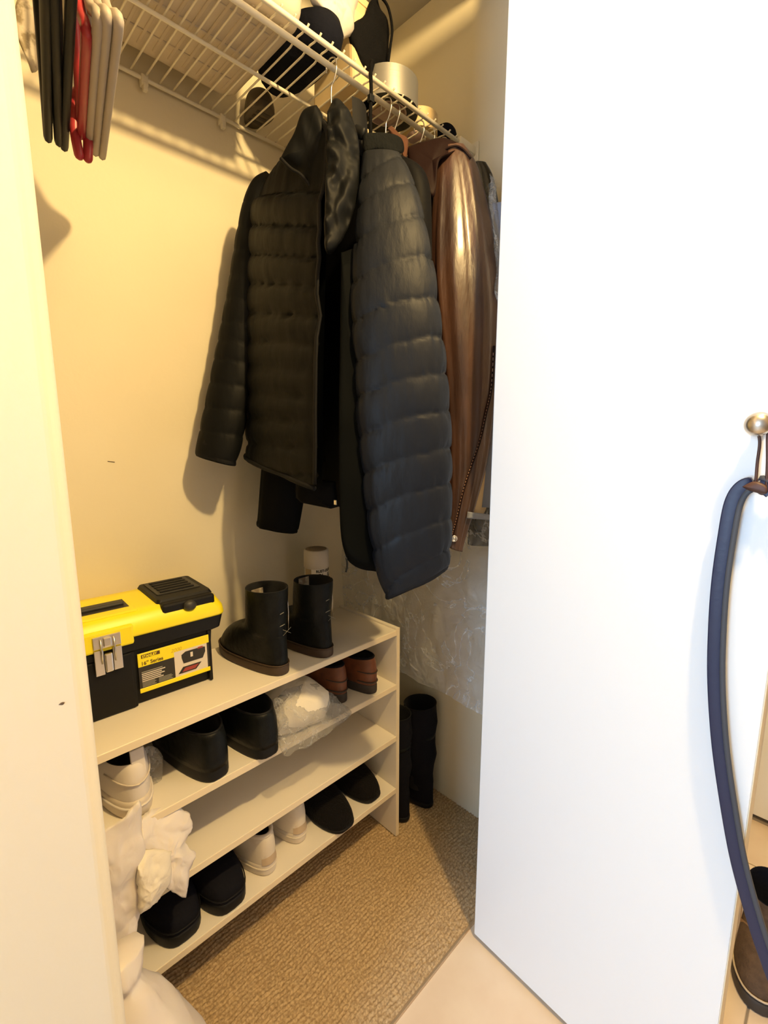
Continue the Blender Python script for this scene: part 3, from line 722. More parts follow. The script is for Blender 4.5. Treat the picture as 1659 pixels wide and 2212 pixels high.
# --- quilted-sleeve jacket with knit collar, second on the rail
XB = at(834, 225, 'y', RODY)[0]
coat_hanger('thin steel hook hanger that carries the knit-collar jacket', XB, 'hanger_black')
jb = thing('quilted_jacket', 'dark jacket with knit collar and long quilted near sleeve', 'jacket', (.86, .92, 1.1))
profB = [(2.075, .06, .035), (2.04, .12, .05), (1.98, .185, .055), (1.85, .20, .055), (1.5, .205, .055), (1.20, .20, .05)]
VF, rB = body(.885, .94, profB, n=60, m=40, hem=lambda y: .05*(y-1.0), fold=.006)
wpart('body', *VF, 'jacket_black', jb, True)
sN, rN = ptube([(786, 862, 332, .775), (782, 882, 368, .762), (776, 899, 415, .748), (770, 921, 500, .732), (764, 938, 600, .72), (763, 950, 690, .71), (770, 962, 790, .70), (774, 969, 890, .692), (783, 972, 990, .685), (792, 973, 1080, .68), (802, 972, 1160, .675), (818, 970, 1225, .672), (832, 966, 1252, .67)],
    quilt=[345, 402, 476, 562, 648, 731, 808, 890, 969, 1046, 1126, 1200, 1290], amp=.11, arch=34, wr=.075, seed=1.0, n=72, m=240, ratio=.42, zt=.0, zt_at_end=.038, ex=.9)
sl = wpart('sleeve', *sN, 'puffer_navy', jb, True)
cuff(rN, 'puffer_dark', jb)
wpart('knit_collar', *pillow(pxo([(783, 293, .86), (800, 288, .855), (845, 290, .835), (868, 300, .825), (872, 328, .815), (850, 332, .81), (810, 326, .83), (786, 330, .845)]), .016, -FD, 60, 8, wr=.001), 'knit', jb, True)
wpart('side_panel', *pillow(pxo([(737, 545, .80), (790, 560, .77), (800, 800, .75), (815, 1000, .735), (828, 1130, .73), (830, 1225, .73), (800, 1233, .74), (765, 1222, .755), (745, 1195, .765), (734, 1120, .775), (732, 900, .785), (735, 700, .795)]), .008, -FD, 110, 10, wr=.003, wf=12), 'lining_teal', jb, True)
wpart('zip_pull', *tube(spline(pxo([(748, 1205, .758), (750, 1220, .757), (747, 1236, .757)]), 8), .0022, 6), 'hanger_black', jb, True)
sB, rB2 = ptube([(640, 700, 480, 1.13), (610, 690, 650, 1.17), (585, 680, 850, 1.195), (566, 664, 1000, 1.205), (556, 645, 1120, 1.205), (553, 640, 1137, 1.205)], ratio=.6, fold=.08, seed=4, zt=-.012, m=60)
wpart('sleeve', *sB, 'jacket_black', jb, True)
cuff(rB2, 'jacket_black', jb)
hb = pillow(pxo([(638, 1030, 1.06), (725, 1040, .98), (730, 1095, .98), (715, 1099, .985), (650, 1086, 1.05), (639, 1075, 1.06)]), .012, -FD, 48, 6, smooth_out=False)
hp = wpart('hem_tab', *hb, 'jacket_black', jb, True)
wpart('buckle', *bevbox(*[float(q) for q in (at(722, 1085, 'y', .965)[0]-.0015, at(722, 1085, 'y', .965)[0]+.0015, .955, .965, at(722, 1090, 'y', .965)[2], at(722, 1080, 'y', .965)[2])], .0005), 'steel', hp)

# --- rust suede jacket on a pale wooden hanger
XCc = at(852, 240, 'y', RODY)[0]
th = thing('coat_hanger', 'pale wooden hanger poking out of the rust suede collar', 'hanger', (XCc, RODY, 2.06), 0, 'hangers that carry the coats')
rod_hook('hook', th, XCc, .054)
wpart('bar', *gridm([[(XCc+dx, RODY+yy, zz_) for yy, zz_ in ((-.11, 2.085), (-.06, 2.125), (-.028, 2.150), (-.014, 2.192), (0, 2.200), (.014, 2.192), (.028, 2.150), (.06, 2.125), (.11, 2.085), (.10, 2.06), (.04, 2.09), (0, 2.10), (-.04, 2.09), (-.10, 2.06))] for dx in (-.007, .007)], cv=True, cap0=True, cap1=True), 'wood_pale', th)
jc = thing('suede_jacket', 'rust brown suede jacket squeezed between puffer and leather jacket', 'jacket', (XCc, WY0, 1.2))
VF, _ = body(XCc-.03, .965, [(2.08, .06, .03), (2.04, .09, .030), (1.98, .105, .032), (1.8, .11, .032), (1.22, .11, .032)], n=50, m=30, fold=.005)
wpart('body', *VF, 'suede_rust', jc, True)
wpart('collar', *pillow(pxo([(836, 278, .905), (846, 272, .90), (862, 288, .89), (880, 298, .875), (882, 320, .865), (876, 348, .86), (866, 330, .87), (850, 300, .89)]), .010, -FD, 50, 8, wr=.003), 'suede_rust', jc, True)

# --- brown leather jacket
XD = at(905, 285, 'y', RODY)[0]
coat_hanger('steel hook hanger that carries the brown leather jacket', XD, 'hanger_black')
jd = thing('leather_jacket', 'glossy brown leather jacket with zip seam down the sleeve', 'jacket', (1.0, .9, 1.1))
VF, _ = body(1.045, .945, [(2.10, .07, .035), (2.085, .11, .045), (2.03, .18, .05), (1.9, .195, .052), (1.5, .195, .05), (1.2, .19, .05)], n=60, m=40, fold=.006, seed=3)
wpart('body', *VF, 'oxblood', jd, True)
wpart('yoke', *pillow(pxo([(878, 318, .87), (915, 305, .835), (960, 297, .80), (998, 316, .775), (975, 330, .77), (948, 350, .78), (940, 420, .775), (925, 424, .785), (898, 412, .81), (884, 360, .845)]), .012, -FD, 80, 10, wr=.004, wf=20), 'oxblood', jd, True)
sD, rDl = ptube([(950, 1002, 318, .79), (944, 1026, 355, .778), (938, 1044, 410, .77), (930, 1064, 500, .76), (928, 1076, 600, .75), (936, 1078, 700, .742), (948, 1073, 800, .735), (958, 1064, 900, .73), (964, 1050, 1000, .725), (967, 1030, 1080, .72), (966, 1012, 1140, .72), (968, 1000, 1180, .72)],
    fold=.13, ffreq=5.5, seed=2.2, n=64, m=120, ratio=.55, zt=.004, zt_at_end=-.006)
wpart('sleeve', *sD, 'leather_brown', jd, True)
cuff(rDl, 'leather_brown', jd)
def on_sleeve(u, v, rows, off=.003):
    """point on the camera side of a sleeve, at a photo position"""
    tgt = None; best = 1e9
    for r in rows:
        for p in r:
            q = np.array(p)-_C; zc = q@_F
            uu = 829.5+FPX*(q@_R)/zc; vv = 1106-FPX*(q@_U)/zc
            d = (uu-u)**2+(vv-v)**2+(zc*800)
            if d < best: best = d; tgt = np.array(p)
    return tgt-FD*off
seam = spline([on_sleeve(u, v, rDl) for u, v in ((1070, 745), (1062, 830), (1052, 890), (1036, 950), (1020, 1005), (1003, 1060), (988, 1115), (977, 1160))], 60)
wpart('sleeve_seam', *tube(seam, .0028, 6), 'oxblood', jd, True)
stv = [tube([seam[i]+np.array([-.003, .0, .0]), seam[i]*.4+seam[i+1]*.6+np.array([-.003, 0, 0])], .0011, 4) for i in range(2, 58)]
so_ = wpart('stitching', *merge(*stv), 'stitch', jd, True); so_['kind'] = 'stuff'
shs = spline([on_sleeve(u, v, rDl, .004) for u, v in ((958, 328), (972, 319), (988, 318), (1002, 326), (1016, 345))], 30)
wpart('shoulder_seam', *tube(shs, .0026, 6), 'oxblood', jd, True)
bp_ = on_sleeve(981, 1164, rDl, .004)
V, Fc = lathe([(.0085, 0), (.009, .002), (.007, .0035), (.0045, .0025), (.004, .001), (.003, .003), (.0001, .0035)], 20)
wpart('snap_button', [tuple(bp_-FD*p[2]+RD*p[0]+np.array([0, 0, p[1]])) for p in V], Fc, 'steel', jd, True)

# --- garments behind, partly in clear covers
coat_hanger('steel hook hanger nearest the end wall, carrying the covered coat', 1.155, 'hanger_black')
je = thing('black_coat', 'black coat in a clear cover between leather jacket and door', 'coat', (1.15, .93, 1.0))
VF, _ = body(1.155, .945, [(2.08, .06, .03), (2.03, .15, .035), (1.95, .185, .04), (1.4, .19, .04), (1.12, .185, .04)], n=50, m=30, fold=.006, seed=7)
wpart('body', *VF, 'jacket_black', je, True)
sE, rE = ptube([(1022, 1050, 352, .80), (1022, 1066, 385, .79), (1026, 1078, 450, .775), (1034, 1090, 560, .765), (1044, 1098, 700, .76), (1040, 1094, 900, .75), (1025, 1084, 1050, .745), (1010, 1072, 1170, .74)], fold=.06, seed=6, m=70, ratio=.5)
wpart('sleeve', *sE, 'gloss_black', je, True)
cuff(rE, 'gloss_black', je)
coat_hanger('steel hook hanger behind the bracket, carrying the grey blue shirt', 1.215, 'hanger_white')
jf = thing('grey_shirt', 'grey blue shirt with tan lining hanging beside the end wall', 'shirt', (1.215, .93, 1.2))
VF, _ = body(1.215, .94, [(2.08, .06, .025), (2.03, .15, .028), (1.95, .20, .03), (1.4, .235, .03), (1.22, .24, .03)], n=50, m=40, fold=.008, seed=11)
wpart('body', *VF, 'grey_shirt', jf, True)
sF, rF = ptube([(1062, 1100, 440, .70), (1058, 1104, 560, .695), (1050, 1104, 760, .69), (1042, 1098, 960, .68), (1036, 1090, 1095, .675)], fold=.05, seed=9, m=50, ratio=.4)
wpart('sleeve', *sF, 'grey_shirt', jf, True)
wpart('cuff_band', *pillow(pxo([(1010, 1105, .69), (1062, 1112, .67), (1062, 1124, .67), (1008, 1120, .69)]), .006, -FD, 24, 4, smooth_out=False), 'grey_shirt', jf, True)
wpart('front_fold', *pillow(pxo([(1040, 985, .70), (1052, 1000, .69), (1050, 1100, .69), (1020, 1108, .70), (1030, 1040, .70)]), .006, -FD, 30, 5), 'tan_shirt', jf, True)

# clear garment cover hanging down behind the jackets
def film_sheet(fn, nu, nv): return gridm([[fn(i/(nu-1), j/(nv-1)) for j in range(nv)] for i in range(nu)])
def cover(i, j):
    y = .64+(1.33-.64)*i; z = .596+.015*nz(i*6, 2, 0)+(1.75-.596)*j
    x = 1.098+.016*nz(y*5, z*2.2, 3)+.012*nz(y*13, z*6, 8)+.007*nz(y*34, z*18, 1)
    return (x, y-.006*(i > .99), z)
gc = thing('garment_cover', 'long clear plastic garment cover hanging behind the jackets', 'garment cover', (1.1, .98, .596))
wpart('sheet', *film_sheet(cover, 90, 120), 'film', gc, True)
def cover2(i, j):
    a = -1.5+3.0*i
    z = 1.30+(2.02-1.30)*j
    w = .06+.02*j
    return (1.075+.04*math.cos(a)+.03*nz(i*9, z*6, 5)+.02*nz(i*25, z*18, 2), .70+.05*math.sin(a)+.02*nz(z*8, i*7, 1)+.05*j*j, z+.02*nz(i*9, 7, 1)*(j > .9))
wpart('shoulder_sheet', *film_sheet(cover2, 40, 60), 'film_bag', gc, True)
pm('print_white', (.8, .78, .72), .5)
for k in range(3):
    q = at(788+7*k, 1223, 'x', 1.082)
    wpart('printed_mark', *bevbox(q[0]-.0008, q[0]+.0008, q[1]-.003, q[1]+.003, q[2]-.003, q[2]+.003, .0004, 1), 'print_white', gc)

# --- empty hangers at the left end of the rail
def empty_hanger(label, far, near, mat, zb=1.96, r=.0068, clip=False, ht=.155):
    a = np.array(at(far[0], far[1], 'z', zb)); bq = np.array(at(near[0], near[1], 'z', zb)); d = (bq-a)/np.linalg.norm(bq-a)
    s_ = (a[1]-RODY)/(-d[1]); c = a+d*s_; half = s_
    t = thing('clothes_hanger', label, 'hanger', (c[0], c[1], zb), 0, 'empty hangers at the jamb end of the rail')
    P = lambda s, z: c-d*s+np.array([0, 0, z])
    loop = [P(half, 0), P(half*.5, .0), P(0, 0), P(-half*.6, 0), P(-half, .0), P(-half*1.01, .012), P(-half*.55, ht*.45), P(-.035, ht-.012), P(0, ht), P(.035, ht-.012), P(half*.55, ht*.45), P(half*1.01, .012)]
    wpart('frame', *tube(spline(loop+[loop[0]], 70), r, 8, ry=r*1.25, cap=False), mat, t, True)
    k = zb+ht; h = [P(0, ht-.005), P(0, ht+.03), P(-.012, ROD-zb-.02), P(-.018, ROD-zb+.004), P(-.010, ROD-zb+.016), P(.002, ROD-zb+.018), P(.015, ROD-zb+.008), P(.018, ROD-zb-.004)]
    wpart('hook', *tube(spline(h, 26), .0032, 7), mat, t, True)
    if clip:
        for off in (-.008, .008):
            wpart('clip', *tube(spline([P(half*1.0, .075)+np.array([off*.4, 0, 0]), P(half*1.0, .04)+np.array([off*.9, 0, 0]), P(half*1.0, .0)+np.array([off*1.3, 0, 0]), P(half*1.01, -.03)+np.array([off, 0, 0]), P(half*1.02, -.045)+np.array([off*.7, 0, 0])], 14), [.004]+[.0085]*11+[.007, .003], 10), mat, t, True)
    return t
for i, (f, nn) in enumerate((((104, 297), (98, 0)), ((127, 306), (117, 0)), ((139, 316), (153, 0)))):
    empty_hanger(('black plastic hanger closest to the left jamb', 'black plastic hanger in the middle of the black three', 'black plastic hanger just left of the red one')[i], f, nn, 'hanger_black', r=.0072)
empty_hanger('red plastic hanger with a red clip at its end', (176, 290), (190, 19), 'hanger_red', r=.0075, clip=True)
for i, (f, nn) in enumerate((((191, 316), (215, 0)), ((206, 327), (235, 0)), ((221, 335), (262, 0)))):
    empty_hanger(('white plastic hanger right beside the red hanger', 'white plastic hanger, middle one of the three white', 'white plastic hanger, the last one facing the bin')[i], f, nn, 'hanger_white', r=.0072)
pm('lace_white', (.66, .58, .46), .7, col2=(.30, .24, .15), scale=40, lo_=.5, hi_=.6)
bw = crumple(pillow([at(u, v, 'y', 1.13) for u, v in ((45, -40), (112, -30), (98, 40), (88, 110), (72, 150), (55, 120), (42, 40))], .02, -FD, 60, 10), .012, 22, 3)
solo('fabric_bundle', *bw, 'lace_white', 'pale patterned fabric bundle hanging behind the black hangers', 'fabric', True)

# ------------------------------------------------------------------ things on the wire shelf
SZ = WZ+.0125
pm('bin_beige', (.60, .52, .42), .55, bump=.05, bscale=120)
pm('bin_rib', (.56, .48, .38), .55)
pm('navy_cloth', (.006, .007, .014), .9, spec=.12, bump=.25, bscale=90)
pm('sole_grey', (.10, .08, .055), .7, bump=.1, bscale=80)
pm('beige_board', (.74, .58, .34), .6, col2=(.66, .50, .28), scale=5)
pm('bag_white', (.78, .74, .68), .35, bump=.1, bscale=40, sss=.15)
pm('mesh_black', (.004, .004, .005), .85, spec=.12, bump=.3, bscale=200)
pm('duct_tape', (.34, .33, .31), .42, metal=.7, bump=.03, bscale=8, stretch=(1, 1, 40))
pm('tape_edge', (.035, .035, .033), .75)
pm('core_pink', (.62, .47, .42), .7)
pm('tan_tape', (.66, .50, .26), .35)
bn = thing('storage_bin', 'beige plastic storage bin with ribbed base on the wire shelf', 'storage bin', (.53, 1.11, SZ))
bn.rotation_euler = (0, 0, 0)
def ring(hx, hy, r, z): return rrect(hx, hy, r, z, 6)
part('base', *gridm([ring(.158, .150, .03, .001), ring(.170, .162, .03, .006), ring(.176, .168, .03, .03), ring(.188, .180, .03, .19), ring(.193, .185, .03, .195), ring(.193, .185, .03, .20), ring(.184, .176, .03, .20), ring(.17, .16, .03, .02)], cv=True, cap0=True, cap1=True), 'bin_beige', bn, True)
for i in range(9):
    part('base_rib', *bevbox(-.135+.0338*i-.0035, -.135+.0338*i+.0035, -.135, .135, -.0015, .002, .001, 1), 'bin_rib', bn)
for i in range(3):
    part('base_rib', *bevbox(-.14, .14, -.09+.09*i-.003, -.09+.09*i+.003, -.0012, .002, .001, 1), 'bin_rib', bn)
nv_ = crumple(pillow([(.745, 1.21, SZ+.06), (.735, 1.12, SZ+.06), (.735, 1.02, SZ+.06), (.77, .96, SZ+.06), (.83, .965, SZ+.06), (.85, 1.04, SZ+.06), (.845, 1.14, SZ+.06), (.80, 1.22, SZ+.06)], .058, (0, 0, 1), 60, 12, pw=.35), .006, 16, 4)
solo('cloth_bag', *nv_, 'navy_cloth', 'navy cloth bag lying on the shelf beside the beige bin', 'bag', True)
t, O, top = shoe('stored_shoe', 'brown grey shoe with patterned sole at the back of the shelf', 'shoe', (.79, 1.335, SZ+.001), PI-.05, L=.11, Wh=.06, Wb=.07, zs=.018, open_=(.05, .03, .02), zheel=.06, zin=.06, upper='sole_grey', sole='sole_grey')
for i in range(3):
    part('tread', *bevbox(-.02, .02, .03+.022*i, .042+.022*i, -.0012, .002, .001, 1), 'brown_sole', t)
bbv = gridm([rrect(.052, .085, .012, SZ+.001, 4, .935, 1.075), rrect(.052, .085, .012, SZ+.02, 4, .935, 1.075), rrect(.05, .08, .014, SZ+.16, 4, .93, 1.07), rrect(.03, .06, .014, SZ+.20, 4, .925, 1.065)], cv=True, cap0=True, cap1=True)
bx_ = thing('paper_carton', 'cream paper carton standing upright in the middle of the shelf', 'carton', (.935, 1.075, SZ))
wpart('carton_body', *bbv, 'beige_board', bx_)
wpart('carton_lid', *gridm([rrect(.034, .064, .014, SZ+.196, 4, .925, 1.065), rrect(.034, .064, .014, SZ+.212, 4, .925, 1.065)], cv=True, cap0=True, cap1=True), 'beige_board', bx_)
bg = crumple(pillow([at(u, v, 'y', .985) for u, v in ((655, -30), (700, -60), (770, -60), (768, 20), (762, 55), (745, 78), (722, 84), (700, 70), (692, 30))], .035, -FD, 60, 12), .010, 25, 2, .006, 60)
solo('plastic_bag', *bg, 'bag_white', 'white plastic bag bunched on top of the cream carton', 'bag', True)
mb = thing('mesh_bag', 'black drawstring mesh bag hanging off the shelf front beside the tape', 'bag', (.93, .97, SZ))
wpart('pouch', *crumple(pillow([at(u, v, 'y', 1.0) for u, v in ((815, -20), (822, 20), (838, 50), (842, 120), (835, 165), (810, 175), (785, 160), (765, 120), (752, 65), (778, 48), (800, 10))], .035, -FD, 60, 10), .005, 25, 6), 'mesh_black', mb, True)
wpart('cord', *tube(spline([at(u, v, 'y', .97) for u, v in ((820, -10), (838, 15), (847, 60), (843, 100), (838, 140))], 24), .0035, 7), 'mesh_black', mb, True)
wpart('strap', *tube(spline([at(u, v, 'y', .924) for u, v in ((803, 130), (801, 160), (802, 200), (800, 250), (801, 292))], 20), .0045, 7), 'mesh_black', mb, True)
wpart('strap_slider', *bevbox(*[float(q) for q in (at(801, 215, 'y', .924)[0]-.007, at(801, 215, 'y', .924)[0]+.007, .918, .929, at(801, 222, 'y', .924)[2], at(801, 206, 'y', .924)[2])], .001), 'hanger_black', mb)
def tape(name, label, c, R, r, h, m1, m2, m3, group=None):
    t = thing(name, label, 'tape', c)
    part('tape_winding', *lathe([(R, .0), (R, h)], 48, cap=False), m1, t, True)
    part('tape_side', *gridm([[(q*math.cos(a), q*math.sin(a), 0.0) for a in np.linspace(0, 2*PI, 49)[:-1]] for q in (R, r)], cv=True), m2, t)
    part('tape_side', *gridm([[(q*math.cos(a), q*math.sin(a), h) for a in np.linspace(0, 2*PI, 49)[:-1]] for q in (R, r)], cv=True), m2, t)
    part('core', *gridm([[(q*math.cos(a), q*math.sin(a), z) for a in np.linspace(0, 2*PI, 49)[:-1]] for q, z in ((r, 0), (r, h), (r-.004, h), (r-.004, 0))], cu=True, cv=True), m3, t, True)
    return t
tape('duct_tape', 'silver duct tape roll lying flat on the shelf front', (1.028, 1.015, SZ+.001), .084, .053, .068, 'duct_tape', 'tape_edge', 'core_pink')
tape('packing_tape', 'tan packing tape roll near the shelf bracket', (1.165, 1.02, SZ+.001), .055, .038, .05, 'tan_tape', 'tan_tape', 'core_pink')
pk = gridm([rrect(.036, .028, .004, SZ+.001, 4, 1.028, 1.015), rrect(.036, .028, .004, SZ+.02, 4, 1.028, 1.015)], cv=True, cap0=True, cap1=True)
solo('notepad', *pk, 'core_pink', 'small pink card pack lying inside the duct tape roll', 'card')
dk = crumple(pillow([(1.225, 1.05, SZ+.03), (1.28, 1.05, SZ+.03), (1.30, 1.0, SZ+.03), (1.28, .965, SZ+.03), (1.23, .97, SZ+.03)], .029, (0, 0, 1), 40, 8, pw=.4), .006, 20, 5)
solo('dark_pouch', *dk, 'navy_cloth', 'small dark pouch at the far end of the wire shelf', 'pouch', True)

# ------------------------------------------------------------------ bags on and below the rack
pm('bag_milky', (.80, .74, .70), .38, bump=.12, bscale=25, sss=.2)
pm('paper_cream', (.86, .79, .66), .7, bump=.2, bscale=50)
pm('slat_tan', (.42, .34, .26), .7)
pm('fur_brown', (.20, .10, .045), .9, col2=(.03, .02, .015), scale=25)
# clear bag with a wrapped pair on the second tier
cbg = thing('clear_bag', 'clear plastic bag with white wrapped shoes on the second tier', 'bag', (.70, 1.08, z2))
wpart('wrapped_bundle', *crumple(pillow([(.60, 1.00, z2+.05), (.68, .985, z2+.045), (.76, .99, z2+.04), (.80, 1.04, z2+.04), (.78, 1.16, z2+.05), (.68, 1.2, z2+.05), (.61, 1.1, z2+.05)], .058, (0, 0, 1), 50, 10, pw=.4), .008, 22, 4, .004, 70), 'paper_cream', cbg, True)
wpart('fur_trim', *crumple(pillow([at(u, v, 'y', 1.035) for u, v in ((592, 1530), (600, 1505), (640, 1500), (660, 1515), (645, 1545), (612, 1560))], .014, -FD, 30, 6), .006, 40, 3, .006, 120), 'fur_brown', cbg, True)
wpart('film', *crumple(pillow([at(u, v, 'y', y) for u, v, y in ((590, 1510, 1.02), (600, 1570, .985), (608, 1632, .962), (650, 1618, .955), (700, 1592, .952), (745, 1556, .958), (757, 1538, .97), (735, 1515, 1.0), (700, 1490, 1.03), (665, 1480, 1.05), (625, 1488, 1.04))], .03, -FD, 80, 14), .010, 24, 7, .006, 60), 'film_bag', cbg, True)
# small film beside the white sneaker
solo('clear_wrap', *crumple(pillow([at(u, v, 'y', 1.09) for u, v in ((298, 1618), (330, 1610), (352, 1640), (348, 1690), (325, 1700), (308, 1680))], .012, -FD, 40, 8), .006, 30, 2), 'film_bag', 'scrap of clear plastic wrap between white sneaker and black clog', 'plastic wrap', True)
# crumpled white bag on the third tier
wb = thing('crumpled_bag', 'crumpled white bag with paper spilling over the third tier', 'bag', (.29, .98, z3))
wpart('bag_sheet', *crumple(pillow([at(u, v, 'y', y) for u, v, y in ((300, 1775, .985), (330, 1752, 1.0), (380, 1745, 1.0), (408, 1765, .99), (408, 1800, .975), (398, 1830, .965), (421, 1852, .955), (408, 1885, .95), (400, 1940, .945), (375, 1925, .945), (340, 1900, .95), (300, 1860, .96))], .022, -FD, 90, 16), .010, 26, 5, .006, 60), 'bag_milky', wb, True)
wpart('paper_wad', *crumple(pillow([at(u, v, 'y', .935) for u, v in ((300, 1850), (335, 1838), (362, 1850), (370, 1885), (355, 1930), (335, 1958), (308, 1965), (298, 1920))], .03, -FD, 60, 12), .008, 32, 8, .006, 70), 'paper_cream', wb, True)
wpart('wrapped_slats', *bevbox(*[float(q) for q in (.262, .322, 1.0, 1.06, z3+.003, z3+.17)], .004), 'slat_tan', wb)
for k in range(4):
    wpart('slat', *bevbox(.264+.015*k, .274+.015*k, .994, 1.001, z3+.004, z3+.168, .002), 'slat_tan', wb)
# tall white bag hanging by the jamb and the full one below it
solo('hanging_bag', *crumple(pillow([at(u, v, 'y', .935) for u, v in ((205, 1800), (245, 1775), (285, 1748), (309, 1742), (308, 1850), (306, 1950), (297, 2010), (285, 2060), (268, 2110), (215, 2110), (200, 1950))], .012, -FD, 110, 24), .012, 17, 3, .004, 50), 'bag_milky', 'long white plastic bag hanging flat in front of the rack', 'bag', True)
pl = [[], ]
rows = []
for z, rx, ry, cx, cy in ((.004, .10, .10, .20, .845), (.03, .125, .115, .20, .845), (.11, .125, .115, .195, .85), (.20, .10, .10, .185, .855), (.28, .075, .08, .175, .86), (.34, .05, .055, .17, .865), (.375, .03, .035, .168, .87), (.40, .04, .045, .165, .87), (.43, .05, .03, .16, .875)):
    rows.append([(cx+rx*math.cos(a)*(1+.10*nz(3*math.cos(a), 3*math.sin(a), z*6)), cy+ry*math.sin(a)*(1+.10*nz(3*math.cos(a)+4, 3*math.sin(a), z*6)), z) for a in np.linspace(0, 2*PI, 49)[:-1]])
rows = [[tuple(q) for q in r] for r in zip(*[spline([np.array(r[k]) for r in rows], 40) for k in range(48)])]
VF = crumple(gridm(rows, cv=True, cap0=True, cap1=True), .008, 18, 5, .004, 50)
VF = ([(max(p[0], XJ+.004) if p[1] < .71 else p[0], max(p[1], .712), max(p[2], .012)) for p in VF[0]], VF[1])
solo('carrier_bag', *VF, 'bag_milky', 'full white carrier bag on the carpet at the jamb', 'bag', True)

# ------------------------------------------------------------------ tall boots by the end wall
def tall_boot(label, x, y, rot, k=1.0):
    t, O, top = shoe('tall_boot', label, 'boot', (x, y, .010), rot, L=.245, Wh=.082, Wb=.094, zs=.018, open_=(.068, .066, .046), zheel=.09, zin=.10, shaft=[(.066, .058, .043*k, .14), (.061, .064, .055*k, .20), (.065, .059, .050*k, .26), (.062, .064, .058*k, .33), (.064, .060, .053*k, .385), (.064, .062, .054*k, .40, .008)],
        upper='blk_suede', sole='blk_rubber', gp=1.3, zq=1.7, group='tall black boots beside the rack')
    part('strap', *tube([(.0485*math.sin(a)*1.02, .064+.058*math.cos(a)*1.02, .29) for a in np.linspace(0, 2*PI, 33)], .004, 6, ry=.011, cap=False), 'blk_leather', t, True)
    bk = part('buckle', *xform(merge(bevbox(-.012, -.009, -.002, .002, -.012, .012, .0008), bevbox(.009, .012, -.002, .002, -.012, .012, .0008), bevbox(-.012, .012, -.002, .002, .010, .013, .0008), bevbox(-.012, .012, -.002, .002, -.013, -.010, .0008)), Matrix.Translation((.052*math.sin(2.6), .064+.063*math.cos(2.6)*0+.058, .29)) @ Matrix.Identity(4)), 'nickel', t)
    return t
tall_boot('tall black boot right against the rack side panel', 1.128, 1.005, .03)
tall_boot('tall black boot beside the end wall', 1.238, .985, -.04, 1.14)

# ------------------------------------------------------------------ work boot behind the door, strap on the knob
pm('boot_tan', (.42, .24, .10), .75, col2=(.30, .16, .07), scale=20, bump=.2, bscale=90)
pm('boot_brown', (.11, .068, .04), .9, col2=(.075, .045, .027), scale=40, bump=.4, bscale=130)
pm('thread', (.55, .45, .32), .7)
t, O, top = shoe('work_boot', 'brown suede work boot on the hall tiles behind the door', 'boot', (1.60, .035, .0005), PI/2+.06, L=.29, Wh=.085, Wb=.118, zs=.032, open_=(.095, .082, .046), zheel=.11, zin=.105, shaft=[(.09, .075, .046, .15), (.088, .072, .05, .19)],
    upper='boot_brown', sole='brown_sole', lining='navy_cloth', gp=1.4, zq=1.9, flare=1.05)
part('welt_stitch', *tube([(p[0]*1.03, .13+(p[1]-.13)*1.01, .040) for p in O+[O[0]]], .0025, 6, cap=False), 'thread', t, True)
part('ankle_panel', *gridm([[(c*1.03, y, z) for c, y, z in ((-.048, .03, zz0), (-.052, .09, zz0), (-.049, .15, zz0-.01), (-.02, .172, zz0-.004), (.02, .172, zz0-.004), (.049, .15, zz0-.01), (.052, .09, zz0), (.048, .03, zz0))] for zz0 in (.085, .118)]), 'boot_tan', t, True)
for i in range(4):
    part('lace', *tube(spline([(-.026, .168+.012*i, .110-.008*i), (0, .17+.012*i, .122-.009*i), (.026, .168+.012*i, .110-.008*i)], 8), .003, 6), 'thread', t, True)

pm('strap_navy', (.012, .016, .055), .45, bump=.05, bscale=90)
pm('strap_grey', (.05, .055, .07), .6)
pm('loop_brown', (.07, .028, .018), .55)
sx = .915
def kp(u, v, x=sx): return at(u, v, 'x', x)
lp = thing('leather_loop', 'thin brown leather loop slung over the door knob', 'loop', kp(1645, 1050))
knob_c = kb-dnor*.016
pL = [kp(1632, 1048), kp(1636, 1000), kp(1641, 950), knob_c+np.array([-.001, .0085, .004]), knob_c+np.array([0, 0, .0095]), knob_c+np.array([-.001, -.0085, .004]), kp(1658, 950), kp(1658, 1000), kp(1655, 1050), kp(1650, 1066), kp(1638, 1062)]
wpart('cord', *tube(spline(pL+[pL[0]], 90), .0035, 8, ry=.0022, cap=False), 'loop_brown', lp, True)
st = thing('bag_strap', 'wide navy strap hanging in a long loop in front of the door', 'strap', kp(1640, 1990))
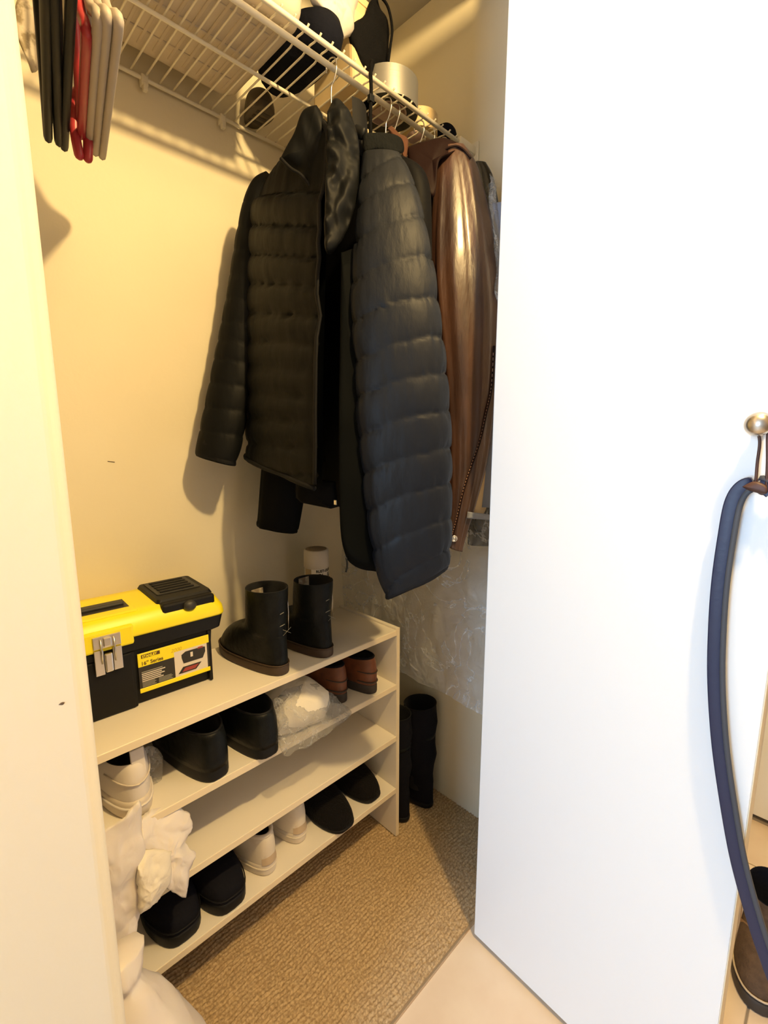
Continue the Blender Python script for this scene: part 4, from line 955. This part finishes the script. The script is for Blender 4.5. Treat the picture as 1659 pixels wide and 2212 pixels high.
cl = spline([kp(1668, 1063), kp(1640, 1046), kp(1606, 1050), kp(1582, 1085), kp(1567, 1160), kp(1553, 1260), kp(1546, 1360), kp(1544, 1470), kp(1552, 1600), kp(1568, 1720), kp(1591, 1850), kp(1620, 1960), kp(1652, 2060), kp(1690, 2150), kp(1735, 2160), kp(1755, 2060), kp(1750, 1800), kp(1745, 1500), kp(1735, 1250), kp(1705, 1090), kp(1668, 1063)], 140)
def ribbon(path, w, th, off, dirw):
    rows = []
    for i, p in enumerate(path):
        d = path[min(i+1, len(path)-1)]-path[max(i-1, 0)]; d /= np.linalg.norm(d)+1e-9
        a = dirw-d*np.dot(dirw, d); a /= np.linalg.norm(a); nn = np.cross(d, a)
        rows.append([p+a*(off+w*cx)+nn*th*cy for cx, cy in ((-.5, -.35), (-.42, -.5), (.42, -.5), (.5, -.35), (.5, .35), (.42, .5), (-.42, .5), (-.5, .35))])
    return gridm(rows, cv=True)
dw = -RD*.75+FD*.65; dw /= np.linalg.norm(dw)
wpart('webbing', *ribbon(cl, .021, .0045, 0, dw), 'strap_navy', st, True)
wpart('edge_fold', *ribbon([p+np.array([-.001, -.001, 0]) for p in cl], .008, .0070, -.010, dw), 'strap_grey', st, True)
wpart('keeper', *crumple(pillow([kp(1604, 1052, .905), (kp(1630, 1040, .905)), kp(1656, 1050, .905), kp(1656, 1066, .905), kp(1640, 1066, .905), kp(1618, 1060, .905)], .006, -FD, 30, 5), .001, 30), 'loop_brown', lp, True)
# marks on the jamb wall and the back wall
pm('mark', (.12, .08, .05), .8)
q = at(133, 1520, 'y', YW)
o = link('paint_chip', mesh_data('paint_chip', *pillow([(q[0]-.003, YW-.0002, q[2]), (q[0], YW-.0002, q[2]+.0016), (q[0]+.003, YW-.0002, q[2]+.0005), (q[0]+.001, YW-.0002, q[2]-.0018)], .0005, (0, -1, 0), 16, 3), 'mark'), bpy.data.objects['wall_front'])
q = at(240, 997, 'y', YB)
link('wall_mark', mesh_data('wall_mark', *tube([(q[0]-.008, YB-.0003, q[2]+.001), (q[0]+.008, YB-.0003, q[2]-.002)], .0010, 5), 'mark'), bpy.data.objects['wall_back'])
